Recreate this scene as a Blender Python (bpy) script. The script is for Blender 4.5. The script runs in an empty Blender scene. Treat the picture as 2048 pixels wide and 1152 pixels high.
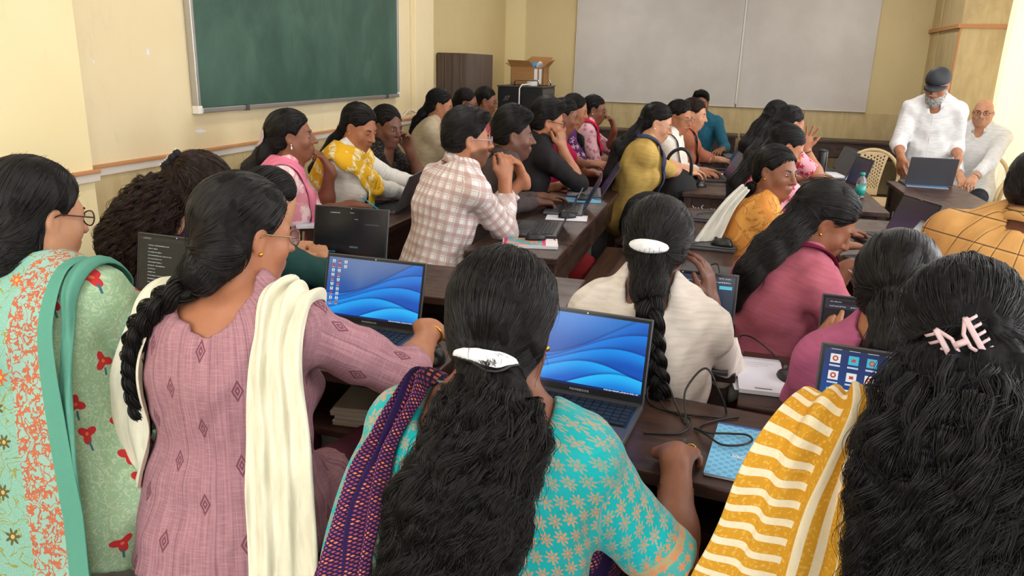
import bpy, bmesh, math, random
import numpy as np
from mathutils import Vector, Matrix

random.seed(7); RNG = np.random.default_rng(7)
scene = bpy.context.scene
COL = scene.collection

# ------------------------------------------------------------------ camera, world, light, exposure
CAM_H = 1.55
YAW, PITCH, ROLL, FPX = math.radians(15.0), math.radians(16.4), math.radians(1.7), 1530.0
cd = bpy.data.cameras.new('camera'); cam = bpy.data.objects.new('camera', cd); COL.objects.link(cam)
_f = Vector((-math.sin(YAW)*math.cos(PITCH), math.cos(YAW)*math.cos(PITCH), -math.sin(PITCH)))
_r = Vector((math.cos(YAW), math.sin(YAW), 0)); _u = _r.cross(_f)
_r2 = _r*math.cos(ROLL) + _u*math.sin(ROLL); _u2 = _u*math.cos(ROLL) - _r*math.sin(ROLL)
cam.matrix_world = Matrix(((_r2.x, _u2.x, -_f.x, 0), (_r2.y, _u2.y, -_f.y, 0), (_r2.z, _u2.z, -_f.z, CAM_H), (0, 0, 0, 1)))
cd.sensor_width = 36; cd.lens = 36*FPX/2048; cd.clip_start = .05
scene.camera = cam

world = bpy.data.worlds.new('sky'); scene.world = world; world.use_nodes = True
bg = world.node_tree.nodes['Background']; bg.inputs[0].default_value = (.93, .97, 1, 1); bg.inputs[1].default_value = 2.2

def area(name, loc, rot, sx, sy, power, col=(1, 1, 1)):
    l = bpy.data.lights.new(name, 'AREA'); l.shape = 'RECTANGLE'; l.size = sx; l.size_y = sy; l.energy = power; l.color = col
    o = bpy.data.objects.new(name, l); COL.objects.link(o); o.location = loc; o.rotation_euler = rot; return o
# daylight entering by the window openings of the right wall, the rear wall, and the ceiling tubes of the classroom
for i, yc in enumerate((1.6, 4.9)):
    area('window_daylight', (3.3, yc, 1.85), (0, math.radians(80), 0), 1.9, 2.4, 95, (.95, .98, 1))
area('window_daylight', (3.55, 8.3, 1.6), (0, math.radians(86), 0), 2.4, 2.6, 58, (.95, .98, 1))
for xc in (-1.5, 1.4):
    area('rear_window_daylight', (xc, -2.3, 2.0), (math.radians(76), 0, 0), 2.0, 1.8, 60, (.97, .98, 1))
for xc in (-1.5, 1.3):
    for yc in (.6, 3.4, 6.2, 8.8):
        area('ceiling_tube_light', (xc, yc, 3.02), (0, 0, 0), .25, 1.25, 13 if yc < 6 else 19, (1, .97, .93))
scene.view_settings.view_transform = 'Standard'; scene.view_settings.look = 'None'
scene.view_settings.gamma = 1; scene.view_settings.use_curve_mapping = False
scene.view_settings.exposure = -.08
scene.cycles.max_bounces = 4; scene.cycles.diffuse_bounces = 3; scene.cycles.glossy_bounces = 2
scene.cycles.use_adaptive_sampling = True; scene.cycles.adaptive_threshold = .08; scene.cycles.adaptive_min_samples = 12
scene.cycles.transparent_max_bounces = 8; scene.cycles.use_denoising = True
scene.cycles.caustics_reflective = False; scene.cycles.caustics_refractive = False

# ------------------------------------------------------------------ node helpers
def lin(c):
    c = c/255.0
    return c/12.92 if c <= .04045 else ((c+.055)/1.055)**2.4
def rgb(r, g, b): return (lin(r), lin(g), lin(b), 1.0)

class S:                                         # a node socket with arithmetic
    def __init__(s, g, k): s.g = g; s.k = k
    def _o(s, op, *a): return s.g.m(op, s, *a)
    def __add__(s, o): return s._o('ADD', o)
    __radd__ = __add__
    def __sub__(s, o): return s._o('SUBTRACT', o)
    def __rsub__(s, o): return s.g.m('SUBTRACT', o, s)
    def __mul__(s, o): return s._o('MULTIPLY', o)
    __rmul__ = __mul__
    def __truediv__(s, o): return s._o('DIVIDE', o)
    def lt(s, o): return s._o('LESS_THAN', o)
    def gt(s, o): return s._o('GREATER_THAN', o)
    def mx(s, o): return s._o('MAXIMUM', o)
    def mn(s, o): return s._o('MINIMUM', o)
    def frac(s): return s._o('FRACT')
    def floor(s): return s._o('FLOOR')
    def abs(s): return s._o('ABSOLUTE')
    def sin(s): return s._o('SINE')
    def cos(s): return s._o('COSINE')
    def pw(s, e): return s._o('POWER', e)
    def sqrt(s): return s._o('SQRT')
class G:
    def __init__(self, name):
        self.mat = bpy.data.materials.new(name); self.mat.use_nodes = True
        self.t = self.mat.node_tree; self.bsdf = self.t.nodes['Principled BSDF']
    def node(self, ty): return self.t.nodes.new(ty)
    def put(self, sock, v):
        if isinstance(v, S): self.t.links.new(v.k, sock)
        elif v is not None:
            try: sock.default_value = v
            except Exception: sock.default_value = tuple(v)[:3]
    def m(self, op, a, b=None, c=None):
        n = self.node('ShaderNodeMath'); n.operation = op
        self.put(n.inputs[0], a)
        if b is not None: self.put(n.inputs[1], b)
        if c is not None: self.put(n.inputs[2], c)
        return S(self, n.outputs[0])
    def cuv(self, name='cuv'):
        n = self.node('ShaderNodeAttribute'); n.attribute_name = name
        sp = self.node('ShaderNodeSeparateXYZ'); self.t.links.new(n.outputs['Vector'], sp.inputs[0])
        return S(self, sp.outputs[0]), S(self, sp.outputs[1]), S(self, sp.outputs[2])
    def obj(self):
        n = self.node('ShaderNodeTexCoord'); sp = self.node('ShaderNodeSeparateXYZ')
        self.t.links.new(n.outputs['Object'], sp.inputs[0])
        return S(self, sp.outputs[0]), S(self, sp.outputs[1]), S(self, sp.outputs[2])
    def xyz(self, x, y, z=0.0):
        n = self.node('ShaderNodeCombineXYZ')
        for i, v in enumerate((x, y, z)): self.put(n.inputs[i], v)
        return S(self, n.outputs[0])
    def noise(self, vec, scale=5.0, detail=3.0, rough=.5, dist=0.0):
        n = self.node('ShaderNodeTexNoise'); self.put(n.inputs['Vector'], vec)
        n.inputs['Scale'].default_value = scale; n.inputs['Detail'].default_value = detail
        n.inputs['Roughness'].default_value = rough; n.inputs['Distortion'].default_value = dist
        return S(self, n.outputs['Fac'])
    def vor(self, vec, scale=1.0, rnd=1.0):          # 2D cells: distance, local x, local y, random
        n = self.node('ShaderNodeTexVoronoi'); n.voronoi_dimensions = '2D'; self.put(n.inputs['Vector'], vec)
        n.inputs['Scale'].default_value = scale; n.inputs['Randomness'].default_value = rnd
        a = self.node('ShaderNodeSeparateXYZ'); self.put(a.inputs[0], vec)
        b = self.node('ShaderNodeSeparateXYZ'); self.t.links.new(n.outputs['Position'], b.inputs[0])
        lx = S(self, a.outputs[0])*scale - S(self, b.outputs[0])*scale
        ly = S(self, a.outputs[1])*scale - S(self, b.outputs[1])*scale
        c = self.node('ShaderNodeSeparateXYZ'); self.t.links.new(n.outputs['Color'], c.inputs[0])
        return S(self, n.outputs['Distance']), lx, ly, S(self, c.outputs[0])
    def white(self, vec):
        n = self.node('ShaderNodeTexWhiteNoise'); n.noise_dimensions = '2D'; self.put(n.inputs['Vector'], vec)
        return S(self, n.outputs['Value']), S(self, n.outputs['Color'])
    def mix(self, f, a, b):
        n = self.node('ShaderNodeMix'); n.data_type = 'RGBA'
        self.put(n.inputs[0], f); self.put(n.inputs[6], a); self.put(n.inputs[7], b)
        return S(self, n.outputs[2])
    def ss(self, x, e0, e1):                          # smoothstep
        n = self.node('ShaderNodeMapRange'); n.interpolation_type = 'SMOOTHSTEP'
        self.put(n.inputs[0], x); n.inputs[1].default_value = e0; n.inputs[2].default_value = e1
        return S(self, n.outputs[0])
    def col(self, v): self.put(self.bsdf.inputs['Base Color'], v)
    def set(self, **k):
        for a, v in k.items(): self.put(self.bsdf.inputs[a.replace('_', ' ')], v)
    def bump(self, h, strength=.3, dist=.01):
        n = self.node('ShaderNodeBump'); n.inputs['Strength'].default_value = strength; n.inputs['Distance'].default_value = dist
        self.put(n.inputs['Height'], h); self.t.links.new(n.outputs[0], self.bsdf.inputs['Normal'])
    def emit(self, c, s=1.0):
        self.put(self.bsdf.inputs['Emission Color'], c); self.put(self.bsdf.inputs['Emission Strength'], s)
MATS = {}
def plain(name, c, rough=.6, metal=0.0, spec=.5, **k):
    if name in MATS: return MATS[name]
    g = G(name); g.col(c); g.set(Roughness=rough, Metallic=metal); g.bsdf.inputs['Specular IOR Level'].default_value = spec
    g.set(**k); MATS[name] = g.mat; return g.mat
def made(name):
    def deco(fn):
        g = G(name); fn(g); MATS[name] = g.mat; return fn
    return deco

@made('wood')
def _(g):
    x, y, z = g.obj()
    n = g.noise(g.xyz(x*1.2, y*16, z*16), 2.2, 5, .6, .6)
    w = g.noise(g.xyz(x, y, z), 6.0, 4, .6)
    c = g.mix(g.ss(n, .3, .7), rgb(36, 21, 16), rgb(74, 45, 34))
    c = g.mix(g.ss(w, .55, .8)*.5, c, rgb(101, 66, 50))
    sc = g.noise(g.xyz(x*3, y*60, z*3), 4, 3, .7)
    c = g.mix(g.ss(sc, .68, .78)*.35, c, rgb(140, 115, 98))
    g.col(c); g.set(Roughness=g.ss(w, .2, .8)*.25+.28); g.bump(n, .15, .004)
@made('wood_worn')
def _(g):
    x, y, z = g.obj()
    n = g.noise(g.xyz(x*1.2, y*16, z*16), 2.2, 5, .6, .6); w = g.noise(g.xyz(x, y, z), 5.0, 4, .6)
    c = g.mix(g.ss(n, .3, .7), rgb(62, 38, 28), rgb(104, 68, 50)); c = g.mix(g.ss(w, .5, .8)*.5, c, rgb(128, 92, 72))
    g.col(c); g.set(Roughness=.45); g.bump(n, .15, .004)
def wallmat(name, c1, c2, dirt):
    @made(name)
    def _(g):
        x, y, z = g.obj()
        n = g.noise(g.xyz(x, y, z), 1.1, 4, .55); s = g.noise(g.xyz(x*5, y*5, z*2), 2.0, 5, .65)
        c = g.mix(g.ss(n, .3, .7), c1, c2); c = g.mix(g.ss(s, .55, .85)*.5, c, dirt)
        g.col(c); g.set(Roughness=.55); g.bump(g.noise(g.xyz(x, y, z), 60, 2), .06, .003)
wallmat('wall_cream', rgb(230, 213, 174), rgb(226, 205, 162), rgb(206, 182, 138))
wallmat('wall_yellow', rgb(238, 222, 174), rgb(236, 216, 164), rgb(222, 198, 140))
wallmat('wall_ochre', rgb(214, 194, 146), rgb(208, 186, 136), rgb(190, 164, 116))
@made('plywood')
def _(g):
    x, y, z = g.obj()
    n = g.noise(g.xyz(x*6, y*6, z*1.2), 2.5, 5, .6, .4); s = g.noise(g.xyz(x, y, z), 3.0, 5, .65)
    c = g.mix(g.ss(n, .3, .7), rgb(205, 184, 138), rgb(190, 168, 122)); c = g.mix(g.ss(s, .5, .8)*.6, c, rgb(164, 142, 100))
    g.col(c); g.set(Roughness=.5)
@made('chalkboard')
def _(g):
    x, y, z = g.obj()
    n = g.noise(g.xyz(x*3, y*1.5, z*1.1), 1.8, 5, .62, .5)
    c = g.mix(g.ss(n, .35, .75), rgb(40, 74, 62), rgb(66, 98, 84))
    g.col(c); g.set(Roughness=.5)
@made('whiteboard')
def _(g):
    x, y, z = g.obj()
    n = g.noise(g.xyz(x, y, z), 1.6, 4, .6)
    g.col(g.mix(g.ss(n, .3, .7), rgb(205, 199, 193), rgb(193, 186, 180))); g.set(Roughness=.45)
@made('laminate')
def _(g):
    x, y, z = g.obj()
    n = g.noise(g.xyz(x*30, y*30, z*.8), 2, 4, .6)
    g.col(g.mix(g.ss(n, .3, .7), rgb(70, 56, 50), rgb(98, 82, 74))); g.set(Roughness=.45)
@made('stone_floor')
def _(g):
    x, y, z = g.obj()
    n = g.noise(g.xyz(x, y, z), 4, 6, .65)
    g.col(g.mix(g.ss(n, .3, .75), rgb(78, 78, 76), rgb(112, 112, 108))); g.set(Roughness=.4)
@made('cardboard')
def _(g):
    x, y, z = g.obj(); n = g.noise(g.xyz(x, y, z*8), 6, 3)
    g.col(g.mix(n, rgb(150, 104, 58), rgb(176, 128, 76))); g.set(Roughness=.75)
@made('curtain')
def _(g):
    x, y, z = g.obj()
    n = g.noise(g.xyz(x*40, y*40, z*2), 4, 3)
    g.col(g.mix(n, rgb(238, 226, 200), rgb(250, 242, 222))); g.set(Roughness=.8)
    tr = g.node('ShaderNodeBsdfTranslucent'); tr.inputs[0].default_value = rgb(250, 236, 206)
    mx = g.node('ShaderNodeMixShader'); mx.inputs[0].default_value = .35
    g.t.links.new(g.bsdf.outputs[0], mx.inputs[1]); g.t.links.new(tr.outputs[0], mx.inputs[2])
    g.t.links.new(mx.outputs[0], g.t.nodes['Material Output'].inputs[0])
plain('aluminium', rgb(188, 186, 184), .35, .8)
plain('white_trim', rgb(212, 202, 188), .5)
plain('orange_trim', rgb(190, 132, 84), .5)
plain('ceiling_white', rgb(238, 236, 230), .8)
plain('plastic_cream', rgb(224, 196, 152), .35)
plain('black_metal', rgb(26, 25, 25), .45, .2)
plain('grey_metal', rgb(82, 78, 74), .45, .3)
plain('steel', rgb(190, 185, 180), .25, 1.0)
plain('laptop_grey', rgb(78, 77, 82), .38, .35)
plain('laptop_dark', rgb(40, 40, 45), .4, .2)
plain('bezel_black', rgb(16, 16, 18), .35)
plain('key_black', rgb(20, 20, 23), .5)
plain('deck_dark', rgb(58, 57, 62), .4, .3)
plain('silver_letter', rgb(205, 205, 210), .35)
plain('black_plastic', rgb(18, 18, 19), .4)
plain('cable_black', rgb(14, 14, 15), .45)
plain('paper', rgb(228, 226, 232), .7)
plain('paper_old', rgb(196, 180, 150), .8)
plain('white_plastic', rgb(236, 232, 224), .4)
plain('gold', rgb(214, 160, 66), .25, 1.0)
plain('pearl', rgb(240, 235, 225), .25)
plain('silver', rgb(205, 205, 208), .22, 1.0)
plain('bottle_teal', rgb(40, 150, 140), .3)
plain('clear_plastic', rgb(225, 235, 235), .15, Transmission_Weight=.85)
plain('pen_cyan', rgb(60, 170, 190), .35)
plain('pen_blue', rgb(32, 44, 130), .35)
plain('red_cloth', rgb(150, 12, 22), .8)
plain('black_cloth', rgb(18, 17, 18), .85)

# ------------------------------------------------------------------ mesh helpers
def link(name, me, mat=None, parent=None, loc=None, rotz=0.0, smooth=False, world_parent=True):
    if isinstance(mat, str): mat = MATS[mat]
    if mat is not None and len(me.materials) == 0: me.materials.append(mat)
    if smooth: me.polygons.foreach_set('use_smooth', np.ones(len(me.polygons), bool)); me.update()
    o = bpy.data.objects.new(name, me); COL.objects.link(o)
    if loc is not None: o.location = loc
    o.rotation_euler = (0, 0, rotz)
    if parent is not None: o.parent = parent
    return o
def tag(o, label=None, cat=None, group=None, kind=None):
    if label: o['label'] = label
    if cat: o['category'] = cat
    if group: o['group'] = group
    if kind: o['kind'] = kind
    return o
def empty(name, loc=(0, 0, 0), rotz=0.0, label=None, cat=None, group=None):
    o = bpy.data.objects.new(name, None); COL.objects.link(o); o.location = loc; o.rotation_euler = (0, 0, rotz)
    o.empty_display_size = .05
    return tag(o, label, cat, group)
class MB:
    def __init__(s): s.v = []; s.f = []
    def add(s, v, f):
        n = len(s.v); s.v += [tuple(p) for p in v]; s.f += [tuple(i+n for i in q) for q in f]; return s
    def box(s, x0, x1, y0, y1, z0, z1, b=0.0, M=None):
        if b <= 0:
            v = [(x, y, z) for z in (z0, z1) for y in (y0, y1) for x in (x0, x1)]
            f = [(0, 2, 3, 1), (4, 5, 7, 6), (0, 1, 5, 4), (2, 6, 7, 3), (0, 4, 6, 2), (1, 3, 7, 5)]
        else:
            v = []; f = []
            bm = bmesh.new(); bmesh.ops.create_cube(bm, size=1)
            for q in bm.verts: q.co = Vector(((x0+x1)/2+q.co.x*(x1-x0), (y0+y1)/2+q.co.y*(y1-y0), (z0+z1)/2+q.co.z*(z1-z0)))
            bmesh.ops.bevel(bm, geom=list(bm.edges), offset=b, segments=2, affect='EDGES', profile=.6)
            bm.verts.index_update(); v = [tuple(q.co) for q in bm.verts]; f = [tuple(q.index for q in p.verts) for p in bm.faces]; bm.free()
        if M is not None: v = [tuple(M @ Vector(p)) for p in v]
        return s.add(v, f)
    def tube(s, pts, r, n=8, closed=False, cap=True):
        pts = [Vector(p) for p in pts]; m = len(pts); rs = r if hasattr(r, '__len__') else [r]*m
        v = []; f = []; prev = None
        for i, p in enumerate(pts):
            a = pts[(i-1) % m] if (closed or i > 0) else p; b = pts[(i+1) % m] if (closed or i < m-1) else p
            t = (b-a).normalized()
            if prev is None:
                u = t.orthogonal().normalized()
            else:
                u = prev-t*prev.dot(t); u = u.normalized() if u.length > 1e-6 else t.orthogonal().normalized()
            prev = u; w = t.cross(u)
            for k in range(n):
                an = 2*math.pi*k/n; v.append(p+(u*math.cos(an)+w*math.sin(an))*rs[i])
        for i in range(m if closed else m-1):
            for k in range(n):
                a = i*n+k; b = i*n+(k+1) % n; c = ((i+1) % m)*n+(k+1) % n; d = ((i+1) % m)*n+k
                f.append((a, b, c, d))
        if cap and not closed: f.append(tuple(range(n-1, -1, -1))); f.append(tuple((m-1)*n+k for k in range(n)))
        return s.add(v, f)
    def lathe(s, prof, n=20, c=(0, 0, 0)):
        v = []; f = []
        for r, z in prof:
            for k in range(n):
                a = 2*math.pi*k/n; v.append((c[0]+r*math.cos(a), c[1]+r*math.sin(a), c[2]+z))
        for i in range(len(prof)-1):
            for k in range(n): f.append((i*n+k, i*n+(k+1) % n, (i+1)*n+(k+1) % n, (i+1)*n+k))
        f.append(tuple(range(n-1, -1, -1))); f.append(tuple((len(prof)-1)*n+k for k in range(n)))
        return s.add(v, f)
    def prism(s, poly, z0, z1):
        n = len(poly); v = [(x, y, z0) for x, y in poly]+[(x, y, z1) for x, y in poly]
        f = [tuple(range(n-1, -1, -1)), tuple(range(n, 2*n))]+[(i, (i+1) % n, n+(i+1) % n, n+i) for i in range(n)]
        return s.add(v, f)
    def ell(s, c, r, nu=14, nv=9, M=None):
        v = []; f = []
        for j in range(nv+1):
            ph = math.pi*j/nv
            for k in range(nu):
                a = 2*math.pi*k/nu; p = Vector((r[0]*math.sin(ph)*math.cos(a), r[1]*math.sin(ph)*math.sin(a), r[2]*math.cos(ph)))
                if M is not None: p = M @ p
                v.append(Vector(c)+p)
        for j in range(nv):
            for k in range(nu): f.append((j*nu+k, (j+1)*nu+k, (j+1)*nu+(k+1) % nu, j*nu+(k+1) % nu))
        return s.add(v, f)
    def mesh(s, name):
        me = bpy.data.meshes.new(name); me.from_pydata(s.v, [], s.f); me.update(); return me
    def build(s, name, mat, parent=None, loc=None, rotz=0.0, smooth=False):
        return link(name, s.mesh(name), mat, parent, loc, rotz, smooth)
def bx(name, mat, parent, *a, b=.004, **k):
    return MB().box(*a, b=b).build(name, mat, parent, **k)
def struct(o): o['kind'] = 'structure'; return o
def set_attr(me, name, arr):
    arr = np.asarray(arr, np.float32)
    at = me.attributes.new(name, 'FLOAT_VECTOR', 'POINT'); at.data.foreach_set('vector', arr.ravel())
def text_mesh(name, body, size, mat, parent, loc, rot, extrude=.0004, spacing=1.0, align='CENTER', M=None):
    cu = bpy.data.curves.new(name, 'FONT'); cu.body = body; cu.size = size; cu.extrude = extrude; cu.align_x = align
    cu.space_character = spacing; cu.resolution_u = 2
    o = bpy.data.objects.new(name, cu); COL.objects.link(o)
    dg = bpy.context.evaluated_depsgraph_get(); dg.update()
    me = bpy.data.meshes.new_from_object(o.evaluated_get(dg)); bpy.data.objects.remove(o); bpy.data.curves.remove(cu)
    me.materials.clear()
    return_o = link(name, me, mat, parent, loc); return_o.rotation_euler = rot
    return return_o

# ------------------------------------------------------------------ the room
XL, XR, YB, YF, ZC = -2.75, 2.85, 10.4, -2.0, 3.05
struct(MB().box(XL-.6, XR+.9, YF-.3, YB+.2, -.1, 0).build('floor', 'stone_floor'))
ceil = struct(MB().box(XL-.6, XR+.4, YF-.3, YB+.2, ZC, ZC+.1).build('ceiling', 'ceiling_white'))
for xc in (-1.5, 1.3):
    for yc in (.6, 3.4, 6.2, 8.8): MB().box(xc-.06, xc+.06, yc-.62, yc+.62, ZC-.025, ZC, b=.004).build('tube_fixture', 'white_trim', ceil)
wl = struct(MB().box(XL-.3, XL, YF, 7.1, 0, ZC).build('wall_left', 'wall_cream'))
struct(MB().box(-3.2, -2.97, 7.1, YB, 0, ZC).build('wall_recess', 'wall_ochre'))
tag(struct(MB().box(XL-.2, XL+.10, YF, 2.75, 0, ZC).build('pillar', 'wall_yellow')))
MB().box(XL, XL+.012, 6.55, 7.1, 1.06, ZC).build('flat_strip', 'wall_cream', wl)
# plywood dado panels, each a piece, and the trim along their top
y = 2.76; k = 0
while y < 7.1:
    y1 = min(y+1.22, 7.1); MB().box(XL, XL+.012, y+.002, y1-.002, .09, 1.0, b=.002).build('dado_panel', 'plywood', wl); y = y1
tr = struct(MB().box(XL, XL+.022, 2.76, 7.1, 1.0, 1.035, b=.003).build('trim_1', 'white_trim'))
MB().box(XL, XL+.03, 2.76, 7.1, 1.035, 1.05, b=.003).build('trim_edge', 'orange_trim', tr)
tr = struct(MB().box(XL+.10, XL+.122, YF, 2.765, 1.0, 1.035, b=.003).build('trim_2', 'white_trim'))
MB().box(XL+.10, XL+.13, YF, 2.765, 1.035, 1.05, b=.003).build('trim_edge', 'orange_trim', tr)
struct(MB().box(XL, XL+.015, 2.76, 7.1, 0, .09).build('baseboard_left', 'wood'))
# flaked paint scars and a scrap of tape on the wall
for (py, pz, w, h) in ((3.28, 1.55, .03, .035), (3.62, 1.145, .12, .02), (5.55, 1.16, .07, .014), (2.93, 1.5, .012, .02)):
    poly = [(py+w*.5*math.cos(a)*random.uniform(.5, 1.1), pz+h*.5*math.sin(a)*random.uniform(.6, 1.3)) for a in np.linspace(0, 6.0, 11)]
    n = len(poly); me = MB().add([(XL+.0015, p, q) for p, q in poly], [tuple(range(n))]).mesh('paint_scar'); link('paint_scar', me, 'paper', wl)
# green board with aluminium frame
gb = empty('chalkboard', (XL, 5.0, 0), label='large green chalkboard with aluminium frame on the cream left wall', cat='chalkboard')
GB0, GB1, GBZ, GBT = -1.40, 1.20, 1.27, 2.6
bx('board', 'chalkboard', gb, .012, .03, GB0, GB1, GBZ, GBT)
for nm, q in (('frame_bar', (0, .04, GB0-.025, GB0, GBZ-.025, GBT)), ('frame_bar', (0, .04, GB1, GB1+.025, GBZ-.025, GBT)), ('frame_bar', (0, .05, GB0, GB1, GBZ-.025, GBZ)), ('frame_bar', (0, .04, GB0, GB1, GBT, GBT+.025))):
    bx(nm, 'aluminium', gb, *q, b=.003)
for yy in (GB0-.012, GB1+.012): bx('corner_cap', 'white_plastic', gb, 0, .045, yy-.016, yy+.016, GBZ-.03, GBZ+.012, b=.005)
for yy in (-1.0, .95): bx('clip', 'grey_metal', gb, .03, .06, yy-.012, yy+.012, GBZ-.03, GBZ+.004, b=.003)
# wall conduit and its cable
cnd = MB().box(XL, XL+.02, 6.62, 6.65, 1.05, ZC, b=.002).build('conduit', 'wall_yellow'); tag(cnd, 'thin cream wiring conduit running up the wall beyond the chalkboard', 'conduit')
cab = MB().tube([(XL+.02, 6.05+.05*i, 1.075+.02*math.sin(i*.9)+i*.003) for i in range(14)], .004, 6).build('wall_cable', 'white_plastic', smooth=True)
tag(cab, 'loose white cable lying along the trim below the conduit', 'cable')
# back wall, its corner pier, dado panels and the whiteboards
wb = struct(MB().box(-3.2, XR+.2, YB, YB+.15, 0, ZC).build('wall_back', 'wall_ochre'))
struct(MB().box(-2.97, -2.70, YB-.05, YB, 0, ZC).build('corner_pier', 'wall_yellow'))
x = -2.68
while x < 2.2:
    x1 = min(x+1.2, 2.2); MB().box(x+.003, x1-.003, YB-.014, YB, .05, 1.08, b=.002).build('dado_panel', 'plywood', wb); x = x1
for i, (a, b_) in enumerate(((-2.0, .075), (.105, 1.62))):
    w = empty('projection_board', (0, YB, 0), label=('wide pale grey writing board on the back wall, nearer the corner' if i == 0 else 'pale grey writing board on the back wall, nearer the window curtain'), cat='whiteboard')
    bx('panel', 'whiteboard', w, a, b_, -.03, -.012, 1.10, 2.72)
    for q in ((a-.012, a, -.04, -.01, 1.09, 2.72), (a, b_, -.04, -.01, 1.09, 1.102)): bx('edge_strip', 'white_trim', w, *q, b=.002)
MB().box(.078, .102, -.036, -.014, 1.13, 2.72).build('gap_strip', 'white_plastic', w)
# right wall with window openings, pillar and curtain
wr = struct(MB().box(XR, XR+.2, YF, YB, 0, .08).build('wall_right', 'wall_ochre'))
for a, b_ in ((YF, .4), (2.9, 3.6), (6.2, 7.0), (9.6, YB)): MB().box(XR, XR+.2, a, b_, .08, ZC).build('pier', 'wall_ochre', wr)
for a, b_ in ((.4, 2.9), (3.6, 6.2), (7.0, 9.6)): MB().box(XR, XR+.2, a, b_, 2.75, ZC).build('lintel', 'wall_ochre', wr)
for i, (a, b_, z0) in enumerate(((.4, 2.9, .9), (3.6, 6.2, .9), (7.0, 9.6, .1))):
    if z0 > .5: MB().box(XR, XR+.2, a, b_, .08, z0).build('window_apron', 'wall_ochre', wr)
    wf = struct(MB().box(XR+.08, XR+.14, a, b_, 2.69, 2.75).build('window_%d' % (i+1), 'white_trim'))
    for q in ((a, b_, z0, z0+.06), (a, a+.06, z0, 2.7), (b_-.06, b_, z0, 2.7), ((a+b_)/2-.03, (a+b_)/2+.03, z0, 2.7)):
        MB().box(XR+.08, XR+.14, *q).build('sash', 'white_trim', wf)
struct(MB().box(XL-.2, XR+.2, YF-.2, YF, 0, .9).build('wall_rear', 'wall_cream'))
struct(MB().box(XL-.2, XR+.2, YF-.2, YF, 2.8, ZC).build('wall_rear_top', 'wall_cream'))
for a, b_ in ((XL-.2, -2.5), (-.5, .4), (2.5, XR+.2)): struct(MB().box(a, b_, YF-.2, YF, .9, 2.8).build('wall_rear_pier', 'wall_cream'))
pl = struct(MB().box(2.20, XR, 9.15, YB, 0, ZC).build('pillar_corner', 'plywood'))
MB().box(2.185, XR, 9.135, 9.15, 2.02, 2.06, b=.003).build('trim_edge', 'orange_trim', pl); MB().box(2.17, 2.2, 9.13, YB, 2.02, 2.06, b=.003).build('trim_edge', 'orange_trim', pl)
MB().box(2.192, 2.21, 9.142, 9.16, 0, 2.02, b=.003).build('corner_bead', 'orange_trim', pl)
MB().box(2.188, 2.2, 10.0, 10.03, 0, 2.7, b=.002).build('seam_strip', 'plywood', pl)
def curtain(label, x, y0, y1, z0, z1, n, amp):
    v = []; f = []; NU = n*10; NV = 14
    for j in range(NV+1):
        t = j/NV; z = z1+(z0-z1)*t
        for i in range(NU+1):
            u = i/NU; fl = 1+.25*t
            ph = u*n*2*math.pi+.6*math.sin(u*9+t*1.3)
            v.append((x+amp*fl*math.sin(ph)+.03*math.sin(3*t+u*4), y0+(y1-y0)*(u+.012*math.cos(ph)), z))
    for j in range(NV):
        for i in range(NU): a = j*(NU+1)+i; f.append((a, a+1, a+NU+2, a+NU+1))
    o = MB().add(v, f).build('curtain', 'curtain', smooth=True); tag(o, label, 'curtain')
    MB().tube([(x, y0-.1, z1+.02), (x, y1+.1, z1+.02)], .012, 8).build('curtain_rod', 'steel', o); return o
curtain('cream floor-length curtain glowing with daylight beside the corner pillar', 2.68, 7.45, 9.12, .06, 2.62, 11, .045)
# ------------------------------------------------------------------ furniture
DESK_CACHE = {}
def desk(label, cx, cy, L, W, H, rotz=0.0, drawer=False, group='dark wooden classroom desks'):
    """long school desk: local x along its length"""
    t = empty('school_desk', (cx, cy, 0), math.radians(rotz), label, 'desk', group)
    l, w = L/2, W/2
    bx('tabletop', 'wood', t, -l, l, -w, w, H-.03, H, b=.005)
    for sx in (-1, 1):
        for sy in (-1, 1):
            x, y = sx*(l-.05), sy*(w-.04); bx('leg', 'wood', t, x-.025, x+.025, y-.025, y+.025, 0, H-.03, b=.003)
        x = sx*(l-.05)
        e = bx('end_panel', 'wood', t, x-.012, x+.012, -w+.05, w-.05, H-.19, H-.03, b=.002)
        bx('foot_rail', 'wood', t, x-.015, x+.015, -w+.06, w-.06, .12, .16, b=.002)
        if drawer and sx == -1:
            MB().tube([(x-.012, 0, H-.07), (x-.02, 0, H-.07)], .014, 12).build('lock', 'black_metal', e, smooth=True)
    bx('front_apron', 'wood', t, -l+.07, l-.07, w-.052, w-.03, H-.19, H-.03, b=.002)
    bx('shelf', 'wood', t, -l+.07, l-.07, -w+.03, w-.05, H-.21, H-.19, b=.002)
    bx('divider', 'wood', t, -.01, .01, -w+.05, w-.05, H-.19, H-.03, b=.002)
    bx('stretcher', 'wood', t, -l+.06, l-.06, -.02, .02, .12, .16, b=.002)
    return t
def bench(label, cx, cy, L, W=.26, H=.45, rotz=0.0):
    t = empty('bench', (cx, cy, 0), math.radians(rotz), label, 'bench', 'dark wooden benches')
    l, w = L/2, W/2
    bx('seat', 'wood_worn', t, -l, l, -w, w, H-.035, H, b=.006)
    for sx in (-1, 1):
        for sy in (-1, 1):
            x, y = sx*(l-.08), sy*(w-.04); bx('leg', 'wood', t, x-.022, x+.022, y-.022, y+.022, 0, H-.035, b=.003)
        x = sx*(l-.08); bx('cross_rail', 'wood', t, x-.015, x+.015, -w+.05, w-.05, .15, .19, b=.002)
    bx('long_rail', 'wood', t, -l+.08, l-.08, -.015, .015, H-.09, H-.035, b=.002)
    return t
DH = .75
desk('dark wooden desk under the blue-screen laptop of the mauve kurta person', -1.47, 1.93, 1.60, .42, DH, -3)
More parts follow.
